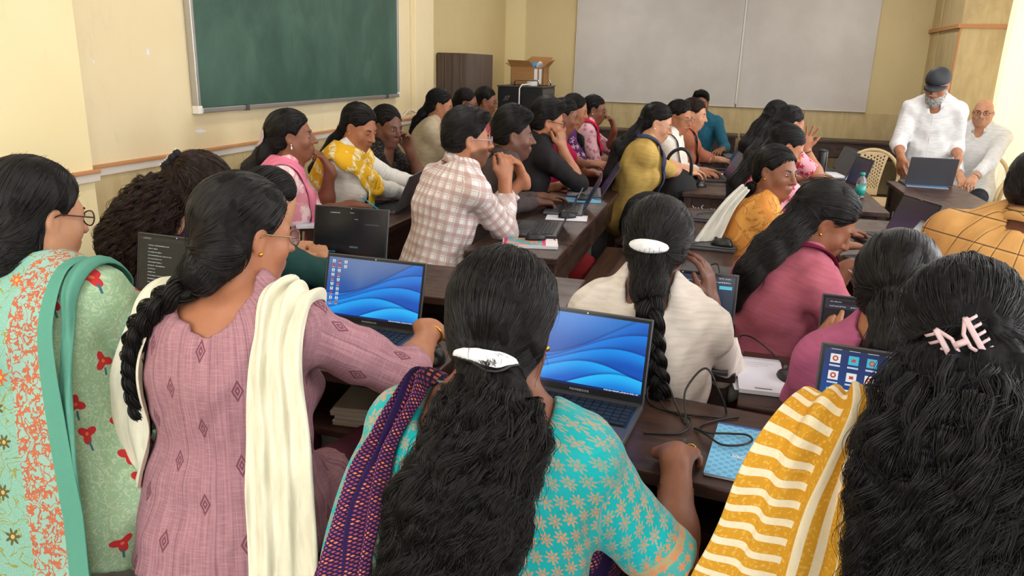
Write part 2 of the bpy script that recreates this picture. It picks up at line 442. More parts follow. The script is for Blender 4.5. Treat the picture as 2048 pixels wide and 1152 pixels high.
desk('dark wooden desk carrying the blue gridded notebook and the tangled black cable', .28, 1.585, 1.80, .40, DH, -8)
desk('dark wooden desk with an empty middle behind the front row, under the dark-screen laptop', -1.24, 2.63, 1.55, .42, DH, 0)
desk('dark wooden desk holding the open white notepad beside the white-blouse person', .69, 2.085, 1.16, .42, .72, -3)
desk('dark wooden wall-side desk at which the pink dupatta person writes', -1.77, 4.28, 1.95, .42, DH, -90)
desk('dark wooden wall-side desk of the beige kurta person, farther along the wall', -1.77, 6.45, 1.95, .42, DH, -90)
desk('dark wooden desk with a row of laptops in front of the plaid shirt person', -.85, 4.15, 2.06, .42, DH, -90)
desk('dark wooden desk of the crimson dupatta person beyond the black shirt person', -.87, 6.80, 1.75, .42, DH, -90)
desk('dark wooden desk strewn with closed grey laptops', -.07, 3.345, 2.61, .33, DH, -90)
d_ch = desk('dark wooden desk with white chalk scribble on its end panel', -.055, 6.18, 1.92, .37, DH, -90)
desk('dark wooden desk in front of the rose kurta person', .78, 3.72, 1.95, .44, DH, -90)
desk('dark wooden desk with the black tumbler standing on it', .78, 5.95, 1.95, .44, DH, -90)
desk('polished dark teacher desk with a lock in its end panel near the capped person', 1.49, 5.69, 1.70, .48, DH, 90, drawer=True, group=None)
desk('low dark desk pushed against the back wall, left of the plastic chair', -.9, 10.0, 2.1, .40, .78, 180)
desk('low dark desk pushed against the back wall, behind the plastic chair', 1.15, 10.0, 1.95, .40, .78, 180)
desk('short dark wooden desk in front of the teal shirt person', .12, 7.66, .9, .40, .75, 180)
bench('worn wooden bench under the mauve kurta person', -1.52, 1.375, 1.52, .27, .45, 0)
bench('wooden bench under the turquoise blouse person', .1, 1.02, 1.9, .27, .45, -6)
bench('wooden bench under the purple top person', -1.45, 2.29, 1.4, .18, .45, 0)
bench('wooden bench under the white blouse person', .35, 1.905, 1.2, .18, .45, -4)
bench('wooden bench along the left wall under the pink dupatta person', -2.25, 4.1, 2.1, .26, .45, 90)
bench('wooden bench along the left wall under the beige kurta person', -2.3, 6.7, 2.0, .26, .45, 90)
bench('wooden bench under the plaid shirt person', -1.34, 4.1, 2.2, .26, .45, 90)
bench('wooden bench under the crimson dupatta person', -1.24, 6.9, 2.0, .26, .45, 90)
bench('empty brown bench between the plaid person desk and the closed laptops', -.52, 3.75, 1.95, .27, .45, 90)
bench('wooden bench under the yellow kurta person', -.5, 6.1, 2.3, .27, .45, 90)
bench('wooden bench under the rose kurta person', .27, 3.5, 2.2, .24, .45, 90)
bench('wooden bench under the people in pink and red print', .3, 5.9, 2.2, .26, .45, 90)
# chalk writing, strokes on the desk end
def stroke(parent, pts, r=.0032):
    return MB().tube(pts, r, 5).build('chalk_stroke', 'paper', parent)
XE = .9245
for pts in ([(.105, .05), (.105, -.045)], [(.085, .05), (.078, .0), (.066, .012), (.058, -.012), (.05, .008)], [(.045, -.01), (.034, .012), (.03, -.014), (.02, .01)],
            [(.012, .012), (.004, -.012), (-.008, .006)], [(-.04, .03), (-.052, .016), (-.04, .0), (-.03, -.012)], [(-.06, -.01), (-.07, .012), (-.08, -.008), (-.09, .01)], [(-.11, .02), (-.1, .005), (-.112, -.01), (-.12, -.004)]):
    stroke(d_ch, [(XE, p, DH-.11+q) for p, q in pts])

# plastic chair
def chair(label, x, y, rotz):
    t = empty('plastic_chair', (x, y, 0), math.radians(rotz), label, 'chair')
    sm = MB(); N = 13                                              # seat, dished, with rounded front
    top = []
    for j in range(N):
        for i in range(N):
            u, v_ = i/(N-1)*2-1, j/(N-1)*2-1
            top.append((u*(.22+.015*v_), v_*.21, .42-.018*(1-u*u)*(1-v_*v_)-(.03*max(0, v_-.6)**2*6)))
    f = [(j*N+i, j*N+i+1, (j+1)*N+i+1, (j+1)*N+i) for j in range(N-1) for i in range(N-1)]
    o = sm.add(top, f).build('seat', 'plastic_cream', t, smooth=True); m = o.modifiers.new('s', 'SOLIDIFY'); m.thickness = .012
    def bp(u, z):                                                  # point of the leaning back
        return (u, -.2-(z-.42)*.28, z)
    ring = [bp(-.2, .42)]+[bp(.235*math.sin(a), .62+.23*math.cos(a)) for a in np.linspace(-1.9, 1.9, 23)]+[bp(.2, .42)]
    MB().tube(ring, .017, 10).build('back_frame', 'plastic_cream', t, smooth=True)
    sp = MB(); NU, NV = 19, 27; v = []; fs = []
    for j in range(NV):
        z = .43+(.83-.43)*j/(NV-1); hw = .065+.075*((z-.43)/.4)**1.6
        for i in range(NU): v.append(bp(-hw+2*hw*i/(NU-1), z))
    for j in range(NV-1):
        for i in range(NU-1):
            if 3 < j < NV-3 and 1 < i < NU-3 and i % 2 == 0 and (j + (i//2) % 2) % 2 == 0: continue   # slots of the pierced splat
            fs.append((j*NU+i, j*NU+i+1, (j+1)*NU+i+1, (j+1)*NU+i))
    o = sp.add(v, fs).build('back_splat', 'plastic_cream', t, smooth=True); m = o.modifiers.new('s', 'SOLIDIFY'); m.thickness = .008
    for sx in (-1, 1):
        for sy in (-1, 1): MB().tube([(sx*.2, sy*.18, .41), (sx*.225, sy*.225, 0)], [.022, .017], 8).build('leg', 'plastic_cream', t, smooth=True)
        MB().tube([bp(sx*.23, .66), (sx*.25, -.1, .63), (sx*.25, .1, .62), (sx*.24, .18, .58), (sx*.22, .19, .42)], .015, 8).build('armrest', 'plastic_cream', t, smooth=True)
    return t
chair('empty cream plastic chair with a pierced back near the teacher desk', 1.38, 7.75, 178)
chair('cream plastic chair under the seated person in the white shirt', 2.27, 8.02, 155)

# cabinet, charging cart, carton
t = empty('cabinet', (-2.79, 8.2, 0), label='brown laminate cabinet in the recess behind the beige kurta person', cat='cabinet')
bx('body', 'laminate', t, -.17, .16, -.42, .48, 0, 1.63)
for i in range(4): bx('door_slat', 'laminate', t, -.17+.083*i+.002, -.17+.083*(i+1)-.002, -.435, -.42, .05, 1.62, b=.002)
t = empty('charging_cart', (-2.34, 9.15, 0), label='black laptop charging cart with steel handles under the carton', cat='cart')
bx('body', 'black_metal', t, -.29, .24, -.25, .45, .08, 1.28, b=.008)
bx('side_panel', 'grey_metal', t, .24, .25, -.22, .42, .12, 1.26, b=.002)
for z in (.98, 1.08, 1.18): bx('vent_slot', 'black_metal', t, .248, .256, -.1, .3, z, z+.02, b=.002)
bx('top_tray', 'grey_metal', t, -.3, .25, -.26, .46, 1.28, 1.295, b=.004)
for yy in (-.2, .38): MB().tube([(-.1, yy, 1.295), (-.1, yy, 1.34), (-.08, yy, 1.36), (.18, yy, 1.36), (.2, yy, 1.34), (.2, yy, 1.295)], .01, 8).build('handle', 'steel', t, smooth=True)
em = MB()
for k in range(3): em.tube([(-.19+.0+.012*k-.03*0+dx, -.256, 1.13+.02*k+dz) for dx, dz in ((-.03, -.008), (-.01, .004), (.015, .0), (.03, .01))], .004, 5)
em.build('emblem', 'aluminium', t)
for sx in (-.24, .19):
    for sy in (-.2, .4): MB().tube([(sx-.015, sy, .04), (sx+.015, sy, .04)], .04, 14).build('caster', 'black_plastic', t, smooth=True)
t2 = tag(MB().lathe([(.0, 0), (.062, 0), (.065, .01), (.065, .04), (.06, .05), (0, .05)], 24).build('tape_roll', 'white_plastic', loc=(-2.25, 9.02, 1.296), smooth=False), 'white round cable spool standing on the charging cart', 'spool')
MB().tube([(.0, -.066, .02), (-.09, -.12, .01), (-.1, -.18, -.03), (-.1, -.182, -.4), (-.09, -.182, -.75), (-.1, -.182, -1.2)], .008, 6).build('hanging_cord', 'white_plastic', t2, smooth=True)
t = empty('carton', (-2.36, 9.35, 1.297), label='open brown cardboard carton with blue packaging inside on the cart', cat='carton')
for q in ((-.2, .2, -.15, -.145, 0, .21), (-.2, .2, .145, .15, 0, .21), (-.2, -.195, -.15, .15, 0, .21), (.195, .2, -.15, .15, 0, .21), (-.2, .2, -.15, .15, 0, .005)): bx('side', 'cardboard', t, *q, b=0)
def flap(pts): 
    o = MB().add(pts, [(0, 1, 2, 3)]).build('flap', 'cardboard', t); m = o.modifiers.new('s', 'SOLIDIFY'); m.thickness = .004
flap([(-.2, -.15, .21), (.08, -.15, .21), (.04, -.2, .28), (-.23, -.21, .285)]); flap([(-.2, .15, .21), (.2, .15, .21), (.23, .2, .33), (-.03, .2, .335)]); flap([(.2, -.15, .21), (.2, .15, .21), (.27, .15, .3), (.25, -.1, .27)]); flap([(-.2, -.15, .21), (-.2, .15, .21), (-.28, .15, .26), (-.28, -.12, .25)])
for q in ((.09, .13, -.152, -.1505, .03, .19), (.15, .18, -.152, -.1505, .02, .19)): bx('paper_sticker', 'paper', t, *q, b=0)
plain('blue_pack', rgb(60, 140, 200), .4)
for i, (px_, py_, pz_) in enumerate(((.06, -.05, .22), (.12, .0, .23), (.02, .03, .21), (-.14, .05, .24))):
    cr = MB(); pts = [(px_+.05*math.cos(a)*random.uniform(.6, 1.2), py_+.04*math.sin(a), pz_+random.uniform(-.03, .045)) for a in np.linspace(0, 5.5, 8)]
    cr.add([(px_, py_, pz_+.05)]+pts+[(px_, py_, pz_-.04)], [(0, k+1, (k+1) % 8+1) for k in range(8)]+[(9, (k+1) % 8+1, k+1) for k in range(8)])
    tag(cr.build('blue_packet', 'blue_pack' if i % 2 == 0 else 'paper', loc=(-2.36, 9.35, 1.297)), ('crumpled blue plastic packet sticking out of the carton, ' + ('front middle', 'right-hand side', 'centre', 'left back corner')[i]), 'packet', 'packaging in the carton')

# ------------------------------------------------------------------ laptops
def screen_mat(name, fn):
    g = G(name); u, v, _ = g.cuv(); c, s = fn(g, u, v); g.col((.005, .005, .006, 1)); g.set(Roughness=.25)
    g.emit(c, s); MATS[name] = g.mat
def bar(g, x, a, b): return x.gt(a)*x.lt(b)
def rect(g, u, v, a, b, c, d): return bar(g, u, a, b)*bar(g, v, c, d)
def textline(g, u, v, a, b, c, d, sc=60):
    n = g.noise(g.xyz(u*sc*2.2, v*sc, 0), 1.0, 1); return rect(g, u, v, a, b, c, d)*n.gt(.5)
def waves(g, u, v, icons):
    base = g.mix(g.ss(v, .45, 1.0), rgb(26, 84, 168), rgb(72, 104, 160)) if icons else g.mix(g.ss(v, .5, 1.0), rgb(18, 84, 176), rgb(40, 120, 206))
    if icons: base = g.mix(g.ss((u-.35).abs()+(v-1).abs()*.8, .05, .6), rgb(104, 128, 172), base)
    c = base
    L = ((.70, .34, 2.6, -1.9, (20, 92, 190), (30, 116, 214)), (.50, .22, 3.3, -1.6, (16, 84, 186), (24, 128, 228)), (.37, .16, 3.8, -1.35, (14, 84, 190), (22, 146, 240)), (.20, .13, 4.6, -.9, (16, 100, 206), (30, 168, 250)), (.04, .15, 4.4, -1.9, (20, 120, 220), (44, 188, 255)))
    for (b0, am, fr, ph, dk, br) in L:
        y = (u*fr+ph).sin()*am+u*.16*am*3+b0
        d = y-v
        lc = g.mix(g.ss(d, .0, .22), rgb(*br), rgb(*dk))
        sh = g.ss(d, -.05, .0)
        c = g.mix(sh*.55, c, rgb(8, 44, 120))
        c = g.mix(d.gt(0), c, lc)
    if icons:
        cx, cy = u*15.5-.35, v*12.6-.2
        fx, fy = cx.frac()-.5, cy.frac()-.5
        r, rc_ = g.white(g.xyz(cx.floor(), cy.floor()))
        ins = (fx.abs().lt(.24))*((fy-.08).abs().lt(.24))
        reg = (cx.gt(0)*cx.lt(2)*cy.gt(2.0)*cy.lt(12)).mx(cx.gt(2)*cx.lt(3)*cy.gt(10)*cy.lt(12))
        ic = g.mix(r.gt(.45), rgb(228, 236, 240), g.mix(r.gt(.25), rgb(60, 150, 225), rgb(200, 60, 60)))
        c = g.mix(ins*reg, c, ic)
        c = g.mix((fx.abs()+(fy-.08).abs()).lt(.16)*reg, c, g.mix(r.gt(.7), rgb(50, 150, 90), rgb(60, 90, 150)))
        c = g.mix(reg*(fy+.32).abs().lt(.05)*fx.abs().lt(.25), c, rgb(190, 205, 225))
    c = g.mix(v.lt(.035), c, rgb(14, 34, 92))
    c = g.mix(textline(g, u, v, .7, .98, .01, .028, 70), c, rgb(220, 230, 240))
    return c, 1.0
screen_mat('screen_waves_icons', lambda g, u, v: waves(g, u, v, True))
screen_mat('screen_waves', lambda g, u, v: waves(g, u, v, False))
def s_list(g, u, v):
    c = g.mix(v.gt(.93), rgb(30, 31, 31), rgb(40, 42, 41))
    row = (v*16).frac(); r, _ = g.white(g.xyz(0.0, (v*16).floor()))
    tl = g.noise(g.xyz(u*160, v*16, 0), 1.0, 1).gt(.42)
    m = u.gt(.12)*u.lt(r*.22+.22)*bar(g, row, .35, .6)*tl*v.lt(.88)*v.gt(.06)
    c = g.mix(m, c, rgb(180, 186, 184)); return g.mix(textline(g, u, v, .05, .16, .95, .975), c, rgb(170, 170, 170)), .8
screen_mat('screen_list', s_list)
def s_dark(g, u, v):
    c = g.mix(rect(g, u, v, .24, .9, .05, .8), rgb(6, 9, 14), rgb(9, 14, 21))
    c = g.mix(textline(g, u, v, .2, .34, .90, .925)+textline(g, u, v, .48, .54, .92, .94)+textline(g, u, v, .55, .6, .78, .8)+textline(g, u, v, .7, .9, .68, .7)*.3, c, rgb(170, 184, 190))
    c = g.mix(rect(g, u, v, .5, .62, .14, .18), c, rgb(64, 92, 98)); return g.mix(textline(g, u, v, .02, .3, .02, .04), c, rgb(60, 170, 180)), .9
screen_mat('screen_dark', s_dark)
def s_chat(g, u, v):
    c = g.mix(g.ss(v, 0, 1), rgb(14, 40, 66), rgb(44, 60, 80)); c = g.mix(u.lt(.5)*v.lt(.82), c, rgb(28, 72, 108)); c = g.mix(v.gt(.9), c, rgb(60, 66, 84))
    c = g.mix(textline(g, u, v, .05, .8, .9, .915)+textline(g, u, v, .8, .96, .9, .92)+textline(g, u, v, .85, .97, .965, .98), c, rgb(206, 216, 226))
    c = g.mix(rect(g, u, v, .86, .98, .8, .855), c, rgb(92, 206, 232)); return g.mix(textline(g, u, v, .86, .97, .05, .08), c, rgb(60, 140, 200)), .8
screen_mat('screen_chat', s_chat)
def s_search(g, u, v):
    c = g.mix(v.gt(.84), rgb(34, 35, 37), rgb(58, 58, 66)); c = g.mix(rect(g, u, v, .03, .3, .92, .98), c, rgb(40, 41, 44))
    c = g.mix(textline(g, u, v, .04, .14, .94, .96)+textline(g, u, v, .22, .42, .87, .89)+textline(g, u, v, .04, .18, .87, .89), c, rgb(190, 195, 205))
    c = g.mix(rect(g, u, v, .33, .8, .43, .52), c, rgb(52, 52, 60)); c = g.mix(textline(g, u, v, .4, .62, .465, .49), c, rgb(180, 190, 210))
    for i in range(4): c = g.mix(((u-.4-.09*i)*(u-.4-.09*i)*2.6+(v-.32)*(v-.32)).lt(.0012), c, rgb(190, 210, 205))
    return c, .8
screen_mat('screen_search', s_search)
def s_apps(g, u, v):
    c = g.mix(g.ss(v+u*.4, .2, 1.2), rgb(16, 76, 150), rgb(18, 40, 92))
    cx, cy = u*8.2-.12, v*4.7-.55; fx, fy = cx.frac()-.5, cy.frac()-.5; r, _ = g.white(g.xyz(cx.floor(), cy.floor()+3))
    ins = fx.abs().lt(.28)*(fy-.1).abs().lt(.26)
    c = g.mix(ins, c, g.mix(r.gt(.55), rgb(232, 238, 238), g.mix(r.gt(.3), rgb(30, 130, 225), rgb(50, 190, 215))))
    r2, _ = g.white(g.xyz(cx.floor()+11, cy.floor()+5)); ring = ((fx*fx+(fy-.1)*(fy-.1)).sqrt()-.12).abs().lt(.045); sq = fx.abs().lt(.12)*(fy-.1).abs().lt(.09)
    c = g.mix(g.mix(r2.gt(.5), ring, sq), c, g.mix(r2.gt(.8), rgb(206, 70, 54), g.mix(r2.gt(.55), rgb(50, 140, 84), g.mix(r2.gt(.3), rgb(40, 90, 170), rgb(120, 150, 170)))))
    return g.mix((fy+.33).abs().lt(.05)*fx.abs().lt(.3), c, rgb(200, 214, 230)), .95
screen_mat('screen_apps', s_apps)
plain('screen_off', rgb(24, 25, 30), .18)
def s_dim(g, u, v): return g.mix(g.ss(v, 0, 1), rgb(26, 36, 74), rgb(44, 44, 56)), .6
screen_mat('screen_dim', s_dim)

KEYBLOCK = None
def keyboard_mesh():
    mb = MB(); W = .29
    for r in range(6):
        n = 15 if r < 5 else 8; wd = W/n
        for c in range(n):
            x0 = -W/2+c*wd+.0015; x1 = -W/2+(c+1)*wd-.0015; y1 = -.022-r*.0185; y0 = y1-.0155
            mb.box(x0, x1, y0, y1, .0165, .0185)
    return mb.mesh('keys')
LAP = {}
def laptop(label, x, y, z, rotz, tilt, screen, body='laptop_grey', closed=False, detail=False, W=.325, D=.215, lettering=False, group='open laptops', back_only=False):
    t = empty('laptop', (x, y, z), math.radians(rotz), label, 'laptop', group)
    w = W/2
    def shared(key, fn):
        if key not in LAP: LAP[key] = fn()
        return LAP[key]
    link('base', shared(('base', W, D), lambda: MB().box(-w, w, -D, .004, 0, .015, b=.004).mesh('base')), body, t)
    if closed:
        o = link('lid', shared(('lidc', W, D), lambda: MB().box(-w, w, -D, 0, .0155, .023, b=.003).mesh('lid')), body, t); return t
    link('deck', shared(('deck', W, D), lambda: MB().box(-w+.012, w-.012, -.135, -.016, .0148, .0162).mesh('deck')), 'bezel_black', t)
    if detail:
        n = 0
        for r in range(6):
            k = 15 if r < 5 else 8; wd = .29/k
            me = shared(('key', k), lambda: MB().box(-wd/2+.0012, wd/2-.0012, -.0078, .0078, 0, .0022).mesh('key'))
            for c in range(k):
                link('key', me, 'key_black', t, loc=(-.145+(c+.5)*wd, -.03-r*.0185, .0162))
    else:
        tag(link('keys', shared('keys', keyboard_mesh), 'key_black', t), kind='stuff')
    link('trackpad', shared(('pad', W), lambda: MB().box(-.055, .055, -D+.012, -.142, .0148, .0156).mesh('trackpad')), 'deck_dark', t)
    LH = .212; a = math.radians(tilt)
    lid = link('lid', shared(('lid', W), lambda: MB().box(-w, w, 0, .0065, 0, LH, b=.003).mesh('lid')), body, t, loc=(0, -.001, .013)); lid.rotation_euler = (-a, 0, 0)
    bz = link('bezel', shared(('bez', W), lambda: MB().box(-w+.004, w-.004, -.0012, .0006, .006, LH-.004).mesh('bezel')), 'bezel_black', lid)
    me = MB().add([(-w+.010, -.0018, .022), (w-.010, -.0018, .022), (w-.010, -.0018, LH-.011), (-w+.010, -.0018, LH-.011)], [(0, 1, 2, 3)]).mesh('screen')
    set_attr(me, 'cuv', [(0, 0, 0), (1, 0, 0), (1, 1, 0), (0, 1, 0)])
    link('screen', me, screen, lid)
    if lettering:
        o = text_mesh('lettering', 'PRIMEBOOK', .0075, 'silver_letter', lid, (0, -.0016, .0105), (math.pi/2, 0, 0), .0002, 1.3)
    link('webcam', shared('cam', lambda: MB().ell((0, -.0013, LH-.0065), (.002, .001, .002), 8, 5).mesh('webcam')), 'pearl' if detail else 'black_plastic', lid)
    return t
ZD = DH+.001
laptop('grey laptop showing blue waves and desktop icons, used by the mauve kurta person', -.99, 2.02, ZD, -2, 16, 'screen_waves_icons', detail=True, lettering=True, W=.335)
laptop('grey laptop showing plain blue waves in front of the turquoise blouse person', -.285, 1.735, ZD, -6, 12, 'screen_waves', detail=True, lettering=True)
laptop('laptop with a dark text list on screen at the green dupatta person', -1.70, 2.04, ZD, -4, 10, 'screen_list', 'laptop_dark')
laptop('laptop with an almost black screen on the desk behind the front row', -1.425, 2.74, ZD, 2, 12, 'screen_dark', 'laptop_dark')
laptop('laptop with a dark blue page and cyan button beside the white blouse person', -.082, 2.23, ZD, -2, 11, 'screen_chat')
lp = laptop('laptop showing a dark search page at the pink sleeved person', .475, 2.22, .721, -3, 9, 'screen_search')
text_mesh('screen_text', 'Google', .034, plain('glow_text', rgb(150, 215, 235), .5, Emission_Color=rgb(150, 215, 235), Emission_Strength=.7), [c for c in lp.children if c.name.startswith('lid')][0], (.055, -.0021, .112), (math.pi/2, 0, 0), .0001)
laptop('laptop showing a grid of app icons beside the yellow striped dupatta', .41, 1.675, ZD, -8, 12, 'screen_apps')
laptop('laptop at the picture edge beside the tan checked shirt', .93, 2.16, .721, -4, 10, 'screen_apps')
laptop('slim laptop turned side-on in front of the pink dupatta person', -1.69, 3.90, ZD, -82, 24, 'screen_dim')
laptop('laptop with keyboard towards the plaid shirt person', -.745, 3.66, ZD, -84, 26, 'screen_dim')
laptop('laptop between the plaid shirt person and the black shirt person', -.735, 4.25, ZD, -82, 26, 'screen_dim')
laptop('laptop at the far end of the plaid person desk by the black shirt person', -.735, 4.88, ZD, -80, 30, 'screen_dim')
laptop('laptop on the desk of the crimson dupatta person, lid up', -.79, 6.35, ZD, -84, 24, 'screen_dim')
laptop('laptop under the typing hands of the yellow kurta person', .035, 6.0, ZD, -82, 28, 'screen_dim')
laptop('laptop at the rust kurta person on the chalked desk', .05, 6.72, ZD, -84, 28, 'screen_dim')
laptop('laptop standing open beyond the chalked desk by the teal shirt person', .22, 7.62, ZD, -84, 24, 'screen_dim')
laptop('laptop with a dark blue screen facing the rose kurta person', .90, 4.12, ZD, -70, 20, 'screen_dim')
laptop('laptop with grey keyboard half folded near the hand with the cyan pen', .82, 3.55, ZD, -68, 40, 'screen_off', 'laptop_dark')
laptop('laptop with navy screen beside the water bottle', .93, 6.0, ZD, -78, 16, 'screen_dim', 'laptop_dark')
laptop('laptop behind the black tumbler', .90, 6.55, ZD, -80, 24, 'screen_off')
laptop('farthest laptop on the tumbler desk', .93, 6.86, ZD, -80, 22, 'screen_off')
laptop('dark laptop on the teacher desk seen from behind its lid', 1.50, 6.33, ZD, 182, 14, 'screen_off', 'laptop_dark')
CL = 'closed laptops'
laptop('closed grey laptop nearest to the white blouse person hand', -.055, 3.17, ZD, -3, 0, None, 'laptop_grey', closed=True, group=CL)
laptop('closed grey laptop in the middle of the row with a mouse on it', -.05, 3.74, ZD, -4, 0, None, 'laptop_grey', closed=True, group=CL)
laptop('closed grey laptop farthest in the row, at the end by the chalked panel', -.05, 4.42, ZD, -2, 0, None, 'laptop_grey', closed=True, group=CL)
laptop('closed grey laptop under the hands of the yellow dupatta person', -1.80, 4.45, ZD, -84, 0, None, 'laptop_dark', closed=True, group=CL)

# ------------------------------------------------------------------ mice, cables, paper, pens, bottles
def mouse(label, x, y, z, rotz, cable=None):
    t = empty('computer_mouse', (x, y, z), math.radians(rotz), label, 'mouse', 'black computer mice')
    if 'mouse' not in LAP:
        v = []; f = []; NU, NV = 16, 8
        for j in range(NV+1):
            ph = j/NV*math.pi/2
            for i in range(NU):
                a = 2*math.pi*i/NU; v.append((.03*math.cos(a)*math.cos(ph)**.6, .052*math.sin(a)*math.cos(ph)**.6, .034*math.sin(ph)*(1-.15*math.sin(a))))
        for j in range(NV):
            for i in range(NU): f.append((j*NU+i, j*NU+(i+1) % NU, (j+1)*NU+(i+1) % NU, (j+1)*NU+i))
        f.append(tuple(range(NU-1, -1, -1))); LAP['mouse'] = MB().add(v, f).mesh('body'); LAP['wheel'] = MB().tube([(-.003, .03, .028), (.003, .03, .028)], .008, 12).mesh('wheel')
    link('body', LAP['mouse'], 'black_plastic', t, smooth=True); link('wheel', LAP['wheel'], 'grey_metal', t)
    if cable: MB().tube(spline(cable, 8), .0022, 6).build('cable', 'cable_black', t, smooth=True)
    return t
def spline(P, n=8):
    P = [np.array(p, float) for p in P]; out = []
    Q = [2*P[0]-P[1]]+P+[2*P[-1]-P[-2]]
    for i in range(1, len(Q)-2):
        for k in range(n):
            t = k/n; a, b, c, d = Q[i-1:i+3]
            out.append(.5*((2*b)+(-a+c)*t+(2*a-5*b+4*c-d)*t*t+(-a+3*b-3*c+d)*t**3))
    out.append(P[-1]); return [tuple(p) for p in out]
mouse('black mouse by the gold-bangled wrist of the mauve kurta person', -.715, 1.86, ZD, 10, [(0, .05, .01), (.0, .1, .004), (-.03, .16, .004), (.03, .2, .004)])
mouse('black mouse lying on the pink-edged book by the plaid shirt person', -.80, 3.385, ZD+.016, -60, [(0, .05, .01), (.01, .08, .004), (.06, .1, -.01), (.1, .16, -.012)])
mouse('black mouse on the white sheet behind the plaid person laptop', -.78, 4.02, ZD+.006, -60)
mouse('black mouse on the blue pad by the black shirt person', -.80, 4.62, ZD+.004, -60, [(0, .05, .01), (.03, .09, .004), (-.04, .14, .004)])
mouse('black mouse on the corner of the chalked desk', -.13, 5.55, ZD, -30, [(0, .05, .01), (.06, .1, .003), (.1, .18, .003)])
mouse('black mouse on top of the farthest closed laptop', .03, 4.30, ZD+.024, 15, [(0, .05, .01), (-.05, .08, .003), (-.12, .05, .003), (-.14, .0, .003)])
mouse('black mouse at the corner of the middle closed laptop', .035, 3.56, ZD+.024, 70, [(0, .05, .01), (-.04, .1, .003), (-.1, .12, .003), (-.12, .18, .003)])
mouse('black mouse on the desk right of the white notepad', .235, 2.11, .721, 10, [(0, .05, .01), (.02, .1, .006), (-.06, .17, .06), (-.1, .2, .05), (-.12, .1, .004)])
mouse('black mouse by the half folded laptop at the rose kurta person', .7, 3.3, ZD, -30)
mouse('black mouse under the hand at the turquoise sleeve', -.022, 1.505, ZD, -10)
# the tangled cable
def cable(label, pts, r=.0026, n=10): return tag(MB().tube(spline(pts, n), r, 6).build('cable', 'cable_black', smooth=True), label, 'cable')
z0 = ZD+.003
cable('tangled black cable looping over the desk beside the turquoise sleeve', [(-.11, 1.60, z0), (-.03, 1.625, z0), (-.01, 1.68, z0+.01), (-.05, 1.73, z0), (-.11, 1.76, z0), (-.12, 1.79, z0+.03), (-.08, 1.79, z0+.05), (-.045, 1.74, z0+.01), (-.02, 1.68, z0), (-.03, 1.75, z0+.05), (.01, 1.79, z0+.10), (.045, 1.77, z0+.06), (.07, 1.76, z0), (.03, 1.735, z0), (-.06, 1.735, z0), (-.09, 1.77, z0+.01)])
cable('black cable loop lying on the blue gridded notebook', [(.10, 1.755, z0), (.06, 1.73, z0), (.02, 1.69, z0), (.01, 1.65, z0+.004), (.03, 1.61, z0+.012), (.06, 1.575, z0+.012), (.10, 1.585, z0+.012), (.125, 1.615, z0+.012), (.115, 1.64, z0+.012), (.08, 1.635, z0+.012), (.03, 1.62, z0+.014), (.0, 1.66, z0)])
cable('black cable trailing from the nearest closed laptop', [(.0, 3.05, ZD+.026), (-.02, 3.0, ZD+.05), (.02, 3.0, ZD+.07), (.04, 2.97, ZD+.03), (.08, 2.98, ZD+.026), (.1, 3.02, ZD+.026), (.125, 3.1, ZD+.01), (.13, 3.0, ZD+.004), (.1, 2.86, ZD+.004)], .003)
cable('black cable snarl between the closed laptops', [(-.02, 3.9, z0), (.02, 3.97, z0+.02), (.05, 3.93, z0+.03), (.0, 3.9, z0+.03), (-.05, 3.98, z0), (.04, 4.05, z0), (.08, 3.98, z0), (.1, 3.84, z0)], .003)
cable('black cable heap beside the yellow kurta person laptop', [(.05, 5.6, z0), (.09, 5.75, z0), (.06, 5.85, z0+.02), (.1, 5.9, z0), (.08, 5.7, z0+.01), (.11, 5.62, z0), (.07, 5.78, z0+.02), (.1, 5.98, z0), (.09, 6.2, z0)], .0035)
cable('thin black cable on the desk by the green dupatta person', [(-2.15, 2.05, z0), (-2.05, 2.02, z0), (-1.96, 2.03, z0), (-1.88, 2.0, z0)], .0025)
def pen(label, p, q, m, tip='black_plastic'):
    p, q = Vector(p), Vector(q); t = tag(MB().tube([p, p.lerp(q, .86)], .0042, 8).build('pen', m, smooth=True), label, 'pen')
    MB().tube([p.lerp(q, .86), q], [.0042, .001], 8).build('tip', tip, t, smooth=True); return t
pen('blue ballpoint lying past the blue gridded notebook', (.145, 1.665, ZD+.005), (.205, 1.640, ZD+.005), 'pen_blue', 'silver')
# blue gridded notebook
@made('grid_blue')
def _(g):
    u, v, _ = g.cuv()
    n = ((u*280).sin()*(v*280).sin()).gt(.15)
    c = g.mix(n*.55, rgb(122, 190, 226), rgb(64, 138, 190)); c = g.mix(v.gt(.242), c, rgb(48, 92, 172))
    c = g.mix(rect(g, u, v, .045, .083, .092, .102), c, rgb(220, 226, 235))
    c = g.mix((textline(g, u, v, .09, .165, .085, .092, 900)+textline(g, u, v, .09, .165, .1, .105, 900))*.6, c, rgb(190, 220, 240)); g.col(c); g.set(Roughness=.4)
def flat_book(name, label, x, y, z, rotz, w, d, h, covermat, cat='notebook', edge='paper'):
    t = empty(name, (x, y, z), math.radians(rotz), label, cat)
    bx('pages', edge, t, 0, w, 0, d, 0, h-.0015, b=.001)
    me = MB().box(-.001, w+.001, -.001, d+.001, h-.0015, h).mesh('cover'); set_attr(me, 'cuv', [(v.co.x, v.co.y, 0) for v in me.vertices]); link('cover', me, covermat, t)
    return t
nb = flat_book('notebook', 'light blue gridded notebook under the black cable loop', .028, 1.455, ZD, -6, .165, .25, .007, 'grid_blue')
text_mesh('lettering', 'RTL TekLIN', .0085, plain('ink', rgb(40, 60, 90), .6), nb, (.064, .0945, .0072), (0, 0, 0), .0001)
